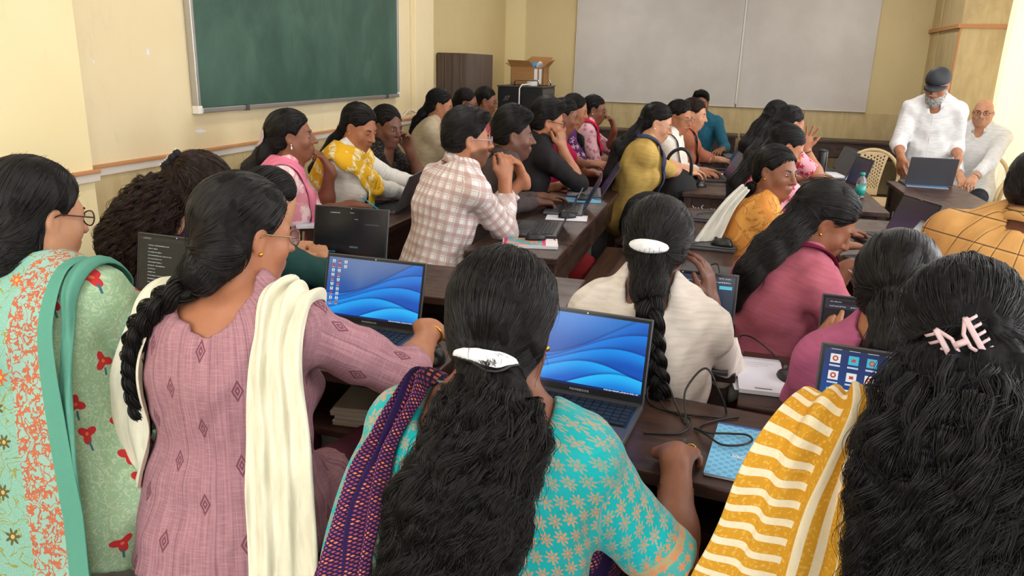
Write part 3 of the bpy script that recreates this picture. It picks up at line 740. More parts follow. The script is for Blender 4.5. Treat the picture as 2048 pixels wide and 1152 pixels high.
@made('ruled')
def _(g):
    u, v, _ = g.cuv(); c = g.mix(textline(g, u, v, .03, .105, .205, .209, 700)+textline(g, u, v, .01, .09, .19, .194, 700)+textline(g, u, v, .015, .06, .175, .178, 700), rgb(226, 222, 232), rgb(150, 150, 165))
    c = g.mix(v.gt(.235), c, rgb(196, 194, 208)); c = g.mix(rect(g, u, v, .04, .085, .014, .02), c, rgb(60, 60, 66)); g.col(c); g.set(Roughness=.7)
flat_book('notepad', 'white notepad with pencil writing beside the white blouse person', .105, 1.985, .721, 2, .125, .25, .012, 'ruled')
flat_book('loose_sheet', 'white loose sheet under the notepad edge', .095, 2.0, .7205, 8, .1, .12, .0022, 'paper', 'paper')
@made('pink_cover')
def _(g):
    u, v, _ = g.cuv(); e = (u-.1).abs().gt(.08); c = g.mix(g.noise(g.xyz(u, v, 0), 16, 2).gt(.5), rgb(104, 168, 178), rgb(226, 150, 118)); c = g.mix(e, c, rgb(214, 54, 104))
    c = g.mix(((u-.1).abs().gt(.096)).mx(v.lt(.004)), c, rgb(238, 228, 232)); g.col(c); g.set(Roughness=.35)
flat_book('book', 'book with pink and teal cover under the mouse by the plaid shirt person', -.915, 3.225, ZD, 14, .25, .15, .014, 'pink_cover', 'book')
flat_book('loose_sheet', 'white sheet behind the plaid person laptop', -.88, 3.93, ZD, 8, .22, .16, .003, 'paper', 'paper')
flat_book('mouse_pad', 'bright blue pad under the black mouse near the desk end', -.90, 4.52, ZD, 8, .22, .16, .003, plain('pad_blue', rgb(96, 168, 205), .6), 'mouse pad')
flat_book('notebook', 'lilac notebook beside the crimson dupatta person laptop', -1.02, 6.02, ZD, -84, .18, .22, .01, plain('lilac', rgb(170, 160, 210), .5), 'notebook')
flat_book('notebook', 'white notebook on the desk of the pink dupatta person', -2.03, 3.36, ZD, -60, .16, .12, .012, plain('cov_white', rgb(205, 205, 222), .5), 'notebook')
flat_book('loose_sheet', 'white sheet on the keyboard side of the chalked desk', -.02, 6.28, ZD+.004, -84, .15, .1, .003, 'paper', 'paper')
flat_book('folder', 'blue folder with pink tabs in front of the dark laptop on the teacher desk', 1.34, 6.27, ZD, -4, .28, .12, .005, plain('folder_blue', rgb(86, 132, 176), .5), 'folder')
flat_book('paper_pile', 'white paper pile behind the black tumbler', .78, 6.62, ZD, -78, .24, .2, .03, 'paper', 'paper')
flat_book('exercise_book', 'yellow-green printed card behind the orange scarf', .42, 4.02, ZD, 20, .12, .1, .02, plain('yellow_card', rgb(222, 226, 150), .6), 'card')
for i, (dz, dx) in enumerate(((0, 0), (.014, .008), (.028, -.006), (.042, .004))):
    flat_book('exercise_book', ('bottom', 'second lowest', 'second highest', 'top')[i]+' worn exercise book of the stack in the shelf by the cream scarf', -.98+dx, 1.755, DH-.189+dz, 4+i, .22, .17, .013, 'paper_old' if i == 3 else 'paper', 'book', 'paper_old')
flat_book('exercise_book', 'blue book at the shelf front beside the exercise book stack', -.76, 1.735, DH-.189, -14, .09, .15, .012, 'folder_blue', 'book')
# bottles
t = empty('tumbler', (.735, 6.37, ZD), label='tall black tumbler with a steel rim on the desk', cat='tumbler', )
MB().lathe([(.033, 0), (.037, .01), (.038, .21), (.036, .215), (0, .216)], 24).build('body', 'black_plastic', t, smooth=True); MB().lathe([(.037, .212), (.039, .213), (.039, .222), (.02, .228), (0, .229)], 24).build('lid', 'black_metal', t, smooth=True)
bx('steel_strip', 'steel', t, .036, .0405, -.006, .006, .01, .215, b=.001)
t = empty('water_bottle', (.905, 5.52, ZD), label='small clear water bottle with teal label and cap', cat='bottle')
MB().lathe([(.026, 0), (.031, .006), (.031, .10), (.026, .125), (.013, .145), (.013, .155), (0, .156)], 20).build('body', 'clear_plastic', t, smooth=True); MB().lathe([(.0315, .02), (.0318, .02), (.0318, .085), (.0315, .085)], 20).build('wrapper', 'bottle_teal', t, smooth=True); MB().lathe([(.0155, .147), (.0155, .167), (0, .168)], 16).build('cap', 'bottle_teal', t, smooth=True)
# bags
def lump(name, label, c, r, mat, seed=0, cat='bag'):
    rg = random.Random(seed); mb = MB(); mb.ell((0, 0, 0), r, 18, 12); mb.v = [(x*(1+.12*math.sin(9*y/r[1]*.3+seed)+.05*math.sin(5*z/r[2]+x*20)), y*(1+.08*math.cos(7*x/r[0]+seed)), max(-r[2]*.93, z)) for x, y, z in mb.v]
    o = mb.build(name, mat, loc=c, smooth=True); tag(o, label, cat); return o
b1 = lump('handbag', 'black bag on the lap edge of the yellow kurta person', (-.30, 5.42, .70), (.15, .14, .19), 'black_cloth', 1)
MB().tube(spline([(-.08, .0, .1), (-.06, -.02, .26), (.02, -.02, .32), (.09, -.02, .26), (.1, 0, .08)], 6), .012, 8).build('handle', 'black_plastic', b1, smooth=True)
lump('red_bag', 'red cloth bag on the floor under the plaid person desk', (-.78, 4.55, .22), (.14, .18, .22), 'red_cloth', 2)
lump('black_jacket', 'black jacket bundled on the bench beside the mustard kurta person', (-.42, 4.86, .60), (.17, .13, .20), 'black_cloth', 3, 'jacket')
lump('backpack', 'dark bag on the bench beside the half folded laptop', (1.02, 4.55, .62), (.22, .17, .14), 'black_cloth', 4)
tag(MB().box(1.08, 1.2, 4.95, 5.6, .0, .05, b=.004).build('book_bundle', 'paper'), 'white paper bundle on the floor under the teacher desk', 'paper')
# ------------------------------------------------------------------ smooth solid shapes (distance fields meshed once) for figures
def A3(p): return np.array(p, np.float64)
def nrm(v): v = A3(v); return v/(np.linalg.norm(v)+1e-12)
class Pr:
    __slots__ = ('t', 'a', 'b', 'ra', 'rb', 'k', 'w', 's', 'R', 'r', 'sub', 'flat', 'lo', 'hi', 'n')
def rc(a, b, ra, rb, k=.03, w=None, s=1.0, sub=False, flat=0):
    p = Pr(); p.t = 0; p.a, p.b, p.ra, p.rb, p.k, p.w, p.s, p.sub, p.flat = A3(a), A3(b), ra, rb, k, (None if w is None else nrm(w)), s, sub, flat
    m = max(ra, rb); p.lo = np.minimum(p.a, p.b)-m; p.hi = np.maximum(p.a, p.b)+m; return p
def el(c, r, R=None, k=.03, sub=False):
    p = Pr(); p.t = 1; p.a = A3(c); p.r = A3(r); p.R = np.eye(3) if R is None else np.asarray(R, float); p.k = k; p.sub = sub
    m = max(r); p.lo = p.a-m; p.hi = p.a+m; return p
def plane(c, n, k=.01):                                  # cuts away everything on the side n points to
    p = Pr(); p.t = 2; p.a = A3(c); p.n = nrm(n); p.k = k; p.sub = True; p.lo = None; return p
def pd(p, X):
    if p.t == 0:
        T_ = X.dtype; pa = p.a.astype(T_); ab = (p.b-p.a).astype(T_); q = X-pa; L = float(ab@ab)+1e-12
        t = (q@ab)/L
        tc = np.clip(t, 0, 1); d = q-tc[..., None]*ab
        if p.w is not None: w_ = p.w.astype(T_); d = d+(T_.type(p.s-1)*(d@w_))[..., None]*w_
        dd = np.sqrt(np.einsum('...i,...i->...', d, d))-(T_.type(p.ra)+T_.type(p.rb-p.ra)*tc)
        if p.flat & 1: dd = np.maximum(dd, (t-1)*math.sqrt(L))
        if p.flat & 2: dd = np.maximum(dd, -t*math.sqrt(L))
        return dd
    if p.t == 1:
        T_ = X.dtype; q = (X-p.a.astype(T_))@p.R.astype(T_)         # columns of R are the axes
        r_ = p.r.astype(T_); q1 = q/r_; q2 = q1/r_; l = np.sqrt(np.einsum('...i,...i->...', q1, q1)); g = np.sqrt(np.einsum('...i,...i->...', q2, q2))+T_.type(1e-9)
        return l*(l-1)/g
    return -((X-p.a.astype(X.dtype))@p.n.astype(X.dtype))
def comb(V, d, p):
    k = p.k
    if p.sub:
        d = -d; h = np.maximum(k-np.abs(V-d), 0)/k; return np.maximum(V, d)+h*h*k*.25
    h = np.maximum(k-np.abs(V-d), 0)/k; return np.minimum(V, d)-h*h*k*.25
def sdf(prims, X, disp=None):
    V = np.full(X.shape[:-1], .3)
    for p in prims: V = comb(V, pd(p, X), p)
    if disp is not None: V = V+disp(X)
    return V
def grad(prims, X, e=.003):
    o = np.array([[1, -1, -1], [-1, -1, 1], [-1, 1, -1], [1, 1, 1]])*e
    g = sum(o[i]*sdf(prims, X+o[i])[:, None] for i in range(4))
    return g/(np.linalg.norm(g, axis=1, keepdims=True)+1e-12)
def axis(lo, hi, h0, fine, h1):
    out = [lo]; x = lo
    while x < hi:
        h = h0
        for a, b in fine:
            if a-h0*.5 <= x < b: h = h1
        x += h; out.append(x)
    return np.array(out)
CORN = [(i, j, k) for i in (0, 1) for j in (0, 1) for k in (0, 1)]
EDGES = [(a, b) for a in range(8) for b in range(a+1, 8) if sum(abs(CORN[a][q]-CORN[b][q]) for q in range(3)) == 1]
def mesh_sdf(prims, h0, fine=(), h1=None, disp=None, pad=.02):
    add = [p for p in prims if not p.sub]
    lo = np.min([p.lo for p in add], 0)-pad; hi = np.max([p.hi for p in add], 0)+pad
    ax = [axis(lo[i], hi[i], h0, [(c[i]-r, c[i]+r) for c, r in fine], h1 or h0) for i in range(3)]
    ax = [a_.astype(np.float32) for a_ in ax]; n = [len(a) for a in ax]; V = np.full(n, .06, np.float32)
    for p in prims:
        if p.lo is None: sl = [slice(0, m) for m in n]
        else:
            m_ = (p.k+.035)
            sl = [slice(max(0, np.searchsorted(ax[i], p.lo[i]-m_)-1), min(n[i], np.searchsorted(ax[i], p.hi[i]+m_)+1)) for i in range(3)]
        sl = tuple(sl)
        if any(s.stop <= s.start for s in sl): continue
        X = np.stack(np.meshgrid(ax[0][sl[0]], ax[1][sl[1]], ax[2][sl[2]], indexing='ij'), -1)
        V[sl] = comb(V[sl], pd(p, X), p)
    if disp is not None:
        I = np.argwhere(np.abs(V) < .05); X = np.stack([ax[q][I[:, q]] for q in range(3)], -1); V[I[:, 0], I[:, 1], I[:, 2]] += disp(X)
    s = V < 0
    c = sum(s[i:n[0]-1+i, j:n[1]-1+j, k:n[2]-1+k].astype(np.int8) for i, j, k in CORN)
    cells = np.argwhere((c > 0) & (c < 8)); m = len(cells)
    idx = np.full(c.shape, -1, np.int64); idx[cells[:, 0], cells[:, 1], cells[:, 2]] = np.arange(m)
    cv = np.stack([V[cells[:, 0]+i, cells[:, 1]+j, cells[:, 2]+k] for i, j, k in CORN], 0)
    acc = np.zeros((m, 3)); cnt = np.zeros(m)
    for a, b in EDGES:
        x = (cv[a] < 0) != (cv[b] < 0); t = cv[a]/(cv[a]-cv[b]+1e-20)
        pos = np.array(CORN[a])[None]+t[:, None]*(np.array(CORN[b])-np.array(CORN[a]))[None]
        acc[x] += pos[x]; cnt[x] += 1
    loc = acc/cnt[:, None]
    vert = np.stack([ax[q][cells[:, q]]+loc[:, q]*(ax[q][cells[:, q]+1]-ax[q][cells[:, q]]) for q in range(3)], -1)
    F = []
    for d in range(3):
        u, w = (d+1) % 3, (d+2) % 3
        A = [slice(0, m_) for m_ in n]; B = list(A); A[d] = slice(0, n[d]-1); B[d] = slice(1, n[d])
        ch = s[tuple(A)] != s[tuple(B)]; E_ = np.argwhere(ch)
        ok = (E_[:, u] > 0) & (E_[:, w] > 0) & (E_[:, u] < n[u]-1) & (E_[:, w] < n[w]-1); E_ = E_[ok]
        q = []
        for du, dw in ((-1, -1), (0, -1), (0, 0), (-1, 0)):
            e = E_.copy(); e[:, u] += du; e[:, w] += dw; q.append(idx[e[:, 0], e[:, 1], e[:, 2]])
        q = np.stack(q, -1); fl = ~s[E_[:, 0], E_[:, 1], E_[:, 2]]; q[fl] = q[fl][:, ::-1]; F.append(q)
    return vert, np.concatenate(F)
def np_mesh(name, v, f):
    me = bpy.data.meshes.new(name); f = np.asarray(f); k = f.shape[1]
    me.vertices.add(len(v)); me.vertices.foreach_set('co', np.asarray(v, np.float32).ravel())
    me.loops.add(f.size); me.loops.foreach_set('vertex_index', f.astype(np.int32).ravel())
    me.polygons.add(len(f)); me.polygons.foreach_set('loop_start', np.arange(0, f.size, k, dtype=np.int32))
    me.polygons.foreach_set('use_smooth', np.ones(len(f), bool)); me.update(calc_edges=True); me.validate(); return me
def wob(amp, fr, seed, axisw=(1, 1, 1)):
    r = np.random.default_rng(seed); K = r.normal(size=(5, 3))*fr*np.array(axisw); ph = r.uniform(0, 6.3, 5)
    return lambda X: amp*sum(np.sin(X@K[i]+ph[i]) for i in range(5))/2.2

# ------------------------------------------------------------------ hair, skin and cloth materials
def hair_mat(name, c, c2, rough=.36):
    @made(name)
    def _(g):
        x, y, z = g.obj(); n = g.noise(g.xyz(x, y, z), 90, 2)
        g.col(g.mix(g.ss(n, .35, .7), c, c2)); g.set(Roughness=rough); g.bsdf.inputs['Specular IOR Level'].default_value = .32
hair_mat('hair_black', rgb(15, 12, 12), rgb(30, 25, 24)); hair_mat('hair_brown', rgb(24, 15, 12), rgb(58, 36, 26)); hair_mat('hair_grey', rgb(120, 118, 116), rgb(205, 203, 200), .5)
hair_mat('hair_soft', rgb(14, 12, 13), rgb(34, 31, 33), .42)
for nm, k1, k2 in (('hair_black', (13, 11, 11), (26, 22, 21)), ('hair_brown', (24, 16, 13), (44, 29, 22)), ('hair_grey', (120, 118, 116), (190, 188, 186)), ('hair_soft', (12, 11, 12), (24, 22, 24))):
    hair_mat(nm+'_base', rgb(*k1), rgb(*k2), .62); MATS[nm+'_base'].node_tree.nodes['Principled BSDF'].inputs['Specular IOR Level'].default_value = .12
def skin_mat(name, c, dark):
    @made(name)
    def _(g):
        x, y, z = g.obj(); n = g.noise(g.xyz(x, y, z), 14, 4, .6); lip, brd, _b = g.cuv('tint')
        k = g.mix(g.ss(n, .3, .7)*.5, c, dark); k = g.mix(lip*.7, k, rgb(122, 58, 52)); k = g.mix(brd*.85, k, rgb(24, 18, 16))
        g.col(k); g.set(Roughness=.48); g.bsdf.inputs['Specular IOR Level'].default_value = .4
        g.bsdf.inputs['Subsurface Weight'].default_value = 0.0
skin_mat('skin_light', rgb(206, 150, 116), rgb(186, 128, 96)); skin_mat('skin_mid', rgb(176, 116, 84), rgb(152, 96, 68)); skin_mat('skin_brown', rgb(138, 86, 62), rgb(112, 68, 48)); skin_mat('skin_dark', rgb(118, 77, 60), rgb(94, 58, 45))

def weave(g, u, v, amt=.08):
    n = g.noise(g.xyz(u*900, v*900, 0), 1, 1); w = g.noise(g.xyz(u*9, v*7, 0), 1.0, 4, .6)
    g.bump(n*.15+w*1.2, .32, .014); g.set(Roughness=.85); g.bsdf.inputs['Specular IOR Level'].default_value = .25
    return w
def cloth(name, c, c2=None, rough=.85):
    if name in MATS: return name
    @made(name)
    def _(g):
        u, v, _ = g.cuv(); w = weave(g, u, v); c2_ = c2 or tuple(min(1, q*.82) for q in c[:3])+(1,)
        n = g.noise(g.xyz(u*14, v*90, 0), 1.0, 3); g.col(g.mix(g.ss(n, .3, .75), c, c2_)); g.set(Roughness=rough)
    return name
def stripes(g, x, period, width): return ((x/period).frac()-.5).abs().lt(width/period*.5)
def flower(g, u, v, scale, petals, size, rnd=.6, stretch=1.0):
    d, lx, ly, r = g.vor(g.xyz(u*stretch, v, 0), scale, rnd)
    rad = (lx*lx+ly*ly).sqrt(); th = g.m('ARCTAN2', ly, lx)+r*6.0
    edge = ((th*petals).cos()*.28+.72)*size
    return rad.lt(edge), rad, edge, r, lx, ly
def floral(name, base, pet, ctr=None, scale=18, petals=5, size=.42, rnd=.7, leaf=None, base2=None):
    @made(name)
    def _(g):
        u, v, _ = g.cuv(); weave(g, u, v)
        m, rad, e, r, lx, ly = flower(g, u, v, scale, petals, size, rnd)
        n = g.noise(g.xyz(u*10, v*10, 0), 1, 3); c = g.mix(g.ss(n, .3, .7), base, base2 or base)
        if leaf is not None:
            m2, *_r = flower(g, u+.021, v+.034, scale*1.3, 3, size*.8, 1.0); c = g.mix(m2, c, leaf)
        c = g.mix(m*g.noise(g.xyz(u*300, v*300, 0), 1, 1).gt(.32), c, pet)
        if ctr is not None: c = g.mix(rad.lt(size*.3), c, ctr)
        g.col(c)
    return name
@made('plaid')
def _(g):
    u, v, _ = g.cuv(); weave(g, u, v)
    bu = stripes(g, u, .046, .019); bv = stripes(g, v+.01, .046, .019); lu = stripes(g, u+.0155, .046, .003); lv = stripes(g, v+.0255, .046, .003)
    w, m = rgb(236, 228, 226), rgb(184, 146, 138)
    c = g.mix(bu*.62, w, m); c = g.mix(bv*.62, c, m); c = g.mix((lu.mx(lv))*.55, c, rgb(150, 108, 100)); c = g.mix((lu*bv).mx(lv*bu)*.3, c, rgb(240, 235, 235)); g.col(c)
@made('tan_check')
def _(g):
    u, v, _ = g.cuv(); weave(g, u, v)
    l = stripes(g, u, .085, .0035).mx(stripes(g, v, .085, .0035)); l2 = stripes(g, u+.006, .085, .0016).mx(stripes(g, v+.006, .085, .0016))
    n = g.noise(g.xyz(u*200, v*40, 0), 1, 2); c = g.mix(n, rgb(214, 162, 98), rgb(198, 146, 84)); c = g.mix(l*.85, c, rgb(48, 40, 36)); g.col(g.mix(l2*.4, c, rgb(232, 190, 130)))
@made('brocade')
def _(g):
    u, v, z = g.cuv(); weave(g, u, v)
    su, sv = u*1.0, v*1.0
    m, rad, e, r, lx, ly = flower(g, su+sv*.5, sv, 36, 8, .47, .12)
    th = g.m('ARCTAN2', ly, lx); ring = (rad-.16).abs().lt(.025); pet = m*((th*8).sin().abs().gt(.22)).mx(rad.lt(.13))*(1-ring)
    gl = g.noise(g.xyz(u*5, v*6, 0), 1, 3)
    cop = g.mix(g.ss(gl, .35, .65), rgb(206, 146, 108), rgb(150, 150, 128))
    c = g.mix(g.noise(g.xyz(u*12, v*12, 0), 1, 3), rgb(0, 158, 162), rgb(4, 178, 182)); c = g.mix(pet, c, cop)
    st = ((lx-.0).abs().lt(.03))*ly.lt(-.36)*ly.gt(-.52); c = g.mix(st, c, cop)
    hem = z.gt(1.5)                                                # woven zari bands at the sleeve end (z holds the sleeve run)
    bd = (stripes(g, z, .05, .018)); m3, *_q = flower(g, u, v, 45, 6, .42, .3)
    hc = g.mix(bd, rgb(70, 170, 165), rgb(178, 160, 120)); hc = g.mix(m3, hc, rgb(205, 140, 95)); c = g.mix(hem, c, hc)
    g.col(c); g.set(Roughness=g.mix(pet, (.55, .55, .55, 1), (.35, .35, .35, 1))); g.bsdf.inputs['Sheen Weight'].default_value = .15
@made('pallu')
def _(g):
    u, v, _ = g.cuv(); weave(g, u, v)
    a, b = (u+v)*150, (u-v)*150
    dot = (a.frac()-.5).abs().lt(.28)*(b.frac()-.5).abs().lt(.28)
    big = ((a/4).frac()-.5).abs().lt(.22)*((b/4).frac()-.5).abs().lt(.22)
    band = stripes(g, v, .075, .052)
    c = g.mix(dot*band, rgb(42, 24, 74), rgb(168, 84, 96)); c = g.mix(dot*big*band, c, rgb(238, 128, 84)); c = g.mix(v.lt(-.135), c, rgb(16, 164, 170)); g.col(c)
@made('mauve_weave')
def _(g):
    u, v, _ = g.cuv(); weave(g, u, v)
    n = g.noise(g.xyz(u*220, v*6, 0), 1, 3, .6); n2 = g.noise(g.xyz(u*30, v*320, 0), 1, 2)
    c = g.mix(g.ss(n, .3, .7), rgb(178, 130, 138), rgb(146, 102, 112)); c = g.mix(g.ss(n2, .4, .8)*.45, c, rgb(198, 154, 160))
    cu, cv = (u/.085), (v/.16); odd = (cu.floor()*.5).frac()*1.0
    fx, fy = cu.frac()-.5, (cv+odd).frac()-.5
    dm = fx.abs()*.085/.011+fy.abs()*.16/.02
    c = g.mix(((dm-1).abs().lt(.2)).mx(((dm-.4).abs().lt(.18))), c, rgb(120, 72, 84))
    c = g.mix((fx-.32).abs().lt(.02)*.5, c, rgb(120, 82, 92)); g.col(c)
@made('green_embroidered')
def _(g):
    u, v, _ = g.cuv(); weave(g, u, v)
    sp = g.noise(g.xyz(u*420, v*420, 0), 1, 2).gt(.6); c = g.mix(sp*.5, rgb(132, 182, 164), rgb(190, 214, 200))
    vine = g.noise(g.xyz(u*26, v*22, 0), 1, 2, .5, 1.2); c = g.mix((vine-.5).abs().lt(.018), c, rgb(150, 146, 66))
    m, rad, e, r, lx, ly = flower(g, u, v, 11, 7, .20, .55); c = g.mix(m*r.gt(.5), c, rgb(206, 104, 56)); c = g.mix(m*r.lt(.5), c, rgb(96, 94, 58))
    c = g.mix(rad.lt(.05), c, rgb(222, 170, 92))
    bd = v.gt(.06); tw = g.noise(g.xyz(u*45, v*50, 0), 1, 2, .5, 1.0); bc = g.mix((tw-.5).abs().lt(.045), rgb(150, 188, 172), rgb(186, 104, 76))
    m4, *_q = flower(g, u, v, 34, 5, .27, .8); bc = g.mix(m4, bc, rgb(196, 106, 70)); c = g.mix(bd, c, bc); c = g.mix(v.gt(.135), c, rgb(92, 156, 136)); g.col(c)
@made('green_tulip')
def _(g):
    u, v, z = g.cuv(); weave(g, u, v)
    tw = g.noise(g.xyz(u*70, v*55, 0), 1, 2, .5, 1.2); c = g.mix((tw-.5).abs().lt(.035)*.7, rgb(158, 190, 152), rgb(196, 214, 184))
    cuff = v.lt(-.22)*z.gt(1.4); c = g.mix(cuff, c, rgb(226, 220, 206))
    m, rad, e, r, lx, ly = flower(g, u, v, 13, 3, .30, .7); c = g.mix(m*(r.gt(.62).mx(cuff)), c, rgb(196, 50, 54)); c = g.mix(rad.lt(.05)*r.gt(.62), c, rgb(214, 120, 60))
    st = (lx.abs().lt(.03))*ly.lt(-.2)*ly.gt(-.48)*r.gt(.62).mx(cuff); c = g.mix(st, c, rgb(60, 110, 118)); g.col(c)
@made('mustard_stripe')
def _(g):
    u, v, _ = g.cuv(); weave(g, u, v)
    n = g.noise(g.xyz(u*160, v*160, 0), 1, 2); y, w = rgb(206, 148, 38), rgb(232, 216, 184)
    cross = stripes(g, u, .031, .012); lng = ((v*70).sin()*.5+(v*173).sin()*.5).gt(.25)
    c = g.mix(g.mix(v.lt(-.02), lng, cross), y, w); c = g.mix((n.gt(.58))*.35, c, rgb(238, 200, 110)); g.col(c)
@made('white_tiedye')
def _(g):
    u, v, _ = g.cuv(); weave(g, u, v); m = stripes(g, u+g.noise(g.xyz(u*60, v*60, 0), 1, 2)*.02, .07, .03)*g.noise(g.xyz(u*40, v*110, 0), 1, 2).gt(.48)
    g.col(g.mix(m, rgb(230, 176, 38), rgb(240, 226, 186)))
@made('black_lace')
def _(g):
    u, v, _ = g.cuv(); weave(g, u, v); g.col(g.mix(g.noise(g.xyz(u*90, v*90, 0), 1, 2).gt(.56), rgb(20, 18, 19), rgb(74, 64, 56)))
@made('orange_tiedye')
def _(g):
    u, v, _ = g.cuv(); weave(g, u, v); n = g.noise(g.xyz(u*14, v*11, 0), 1, 4, .6, 1.0); c = g.mix(g.ss(n, .35, .65), rgb(228, 164, 84), rgb(206, 134, 62)); g.col(g.mix((n-.5).abs().lt(.02)*.6, c, rgb(150, 92, 46)))
floral('pink_rose', rgb(232, 150, 164), rgb(246, 214, 214), None, 10, 4, .5, .8, rgb(240, 190, 196))
floral('mustard_print', rgb(228, 218, 198), rgb(176, 118, 34), rgb(228, 218, 198), 17, 5, .42, .4, rgb(190, 136, 56))
floral('purple_print', rgb(86, 40, 96), rgb(196, 164, 180), rgb(210, 170, 90), 16, 5, .34, .9)
floral('pink_print', rgb(220, 172, 180), rgb(178, 104, 124), None, 22, 5, .36, .9)
floral('pink_red_print', rgb(226, 160, 172), rgb(190, 34, 62), None, 20, 5, .4, .9)
for nm, c in (('dark_purple', (58, 32, 56)), ('dark_teal', (24, 62, 58)), ('white_blouse', (226, 214, 204)), ('rose', (184, 98, 116)), ('pink_top', (186, 96, 132)), ('brown_grey', (84, 72, 72)), ('black_shirt', (38, 34, 36)), ('magenta', (196, 24, 84)), ('crimson', (214, 22, 72)), ('white_kurta', (232, 226, 216)), ('beige', (196, 176, 148)), ('salmon', (190, 90, 96)), ('mustard', (204, 168, 92)), ('blue_scarf', (66, 72, 108)), ('rust', (172, 104, 78)), ('teal_shirt', (34, 92, 112)), ('white_shirt', (234, 232, 232)), ('pink_dup', (236, 130, 158)), ('cream_dup', (236, 230, 206)), ('maroon_dup', (104, 22, 52)), ('green_edge', (94, 156, 136)), ('navy_trouser', (40, 44, 56)), ('trouser_grey', (130, 128, 128)), ('salwar_green', (138, 180, 158)), ('wine', (92, 40, 56)), ('white_dup', (236, 232, 222))): cloth(nm, rgb(*c))
plain('lip_line', rgb(62, 26, 24), .6); plain('eye_white', rgb(188, 172, 162), .35); plain('iris', rgb(22, 14, 12), .2); plain('brow', rgb(20, 15, 14), .7)
plain('lens', rgb(235, 240, 240), .05, Transmission_Weight=.95, Alpha=.18)
plain('frame_dark', rgb(58, 20, 26), .35); plain('frame_metal', rgb(150, 130, 100), .3, .8); plain('frame_silver', rgb(200, 195, 205), .3, .5)
plain('clip_white', rgb(236, 234, 236), .3); plain('clip_pink', rgb(200, 170, 172), .35); plain('nail', rgb(214, 160, 146), .35); plain('bead_red', rgb(120, 14, 24), .4)
# ------------------------------------------------------------------ figures
class J: pass
def rotm(ax, an):
    ax = nrm(ax); K = np.array([[0, -ax[2], ax[1]], [ax[2], 0, -ax[0]], [-ax[1], ax[0], 0]])
    return np.eye(3)+math.sin(an)*K+(1-math.cos(an))*(K@K)
def hand_prims(W, d, n, side, curl, s, spread=.12, thumb=.5):
    """palm of four metacarpals, four jointed fingers, a thumb leaving the side of the palm"""
    d = nrm(d); n = nrm(A3(n)-d*(A3(n)@d)); t = np.cross(d, n)*(-side)      # t points to the thumb side
    out = [rc(W-d*.03*s, W+d*.012*s, .026*s, .024*s, .03, n, 1.25), rc(W, W+d*.05*s, .026*s, .036*s, .02, n, 2.1)]
    lens = ((.040, .024, .019), (.044, .028, .021), (.041, .026, .020), (.032, .019, .018)); offs = (.030, .010, -.010, -.028)
    for i in range(4):
        o = offs[i]*s; K = W+d*(.086-.003*abs(i-1)**1.5)*s+t*o
        out.append(rc(W+d*.02*s+t*o*.6, K, .0135*s, .0108*s, .012))
        fd = nrm(d+t*(offs[i]/.03)*spread); ax = np.cross(fd, n); p = K; an = 0
        for q in range(3):
            an += curl*(math.radians(48), math.radians(62), math.radians(40))[q]*(1+.12*(i-1.5)*.6)
            v = rotm(ax, -an)@fd; r0 = (.0094, .0085, .0078)[q]*s; r1 = (.0086, .0078, .0066)[q]*s
            e = p+v*lens[i][q]*s; out.append(rc(p, e, r0, r1, .005)); p = e
    b = W+d*.022*s+t*.024*s-n*.004*s; v1 = nrm(d*.75+t*.8-n*.25); e1 = b+v1*.036*s
    v2 = nrm(d*.95+t*(.45-.7*thumb)-n*.35*thumb); e2 = e1+v2*.03*s; e3 = e2+nrm(v2-n*.2*thumb-t*.2*thumb)*.024*s
    out += [rc(b, e1, .0165*s, .0125*s, .02), rc(e1, e2, .0112*s, .0100*s, .006), rc(e2, e3, .0100*s, .0078*s, .006)]
    return out
def ik(S, W, l1, l2, pole):
    v = W-S; d = np.linalg.norm(v); u = v/d
    if d > l1+l2-.006: W = S+u*(l1+l2-.006); d = l1+l2-.006
    d = max(d, abs(l1-l2)+.01)
    a = (l1*l1-l2*l2+d*d)/(2*d); h = math.sqrt(max(l1*l1-a*a, 0)); p = A3(pole)-S; p = p-u*(p@u); return S+u*a+nrm(p)*h, W
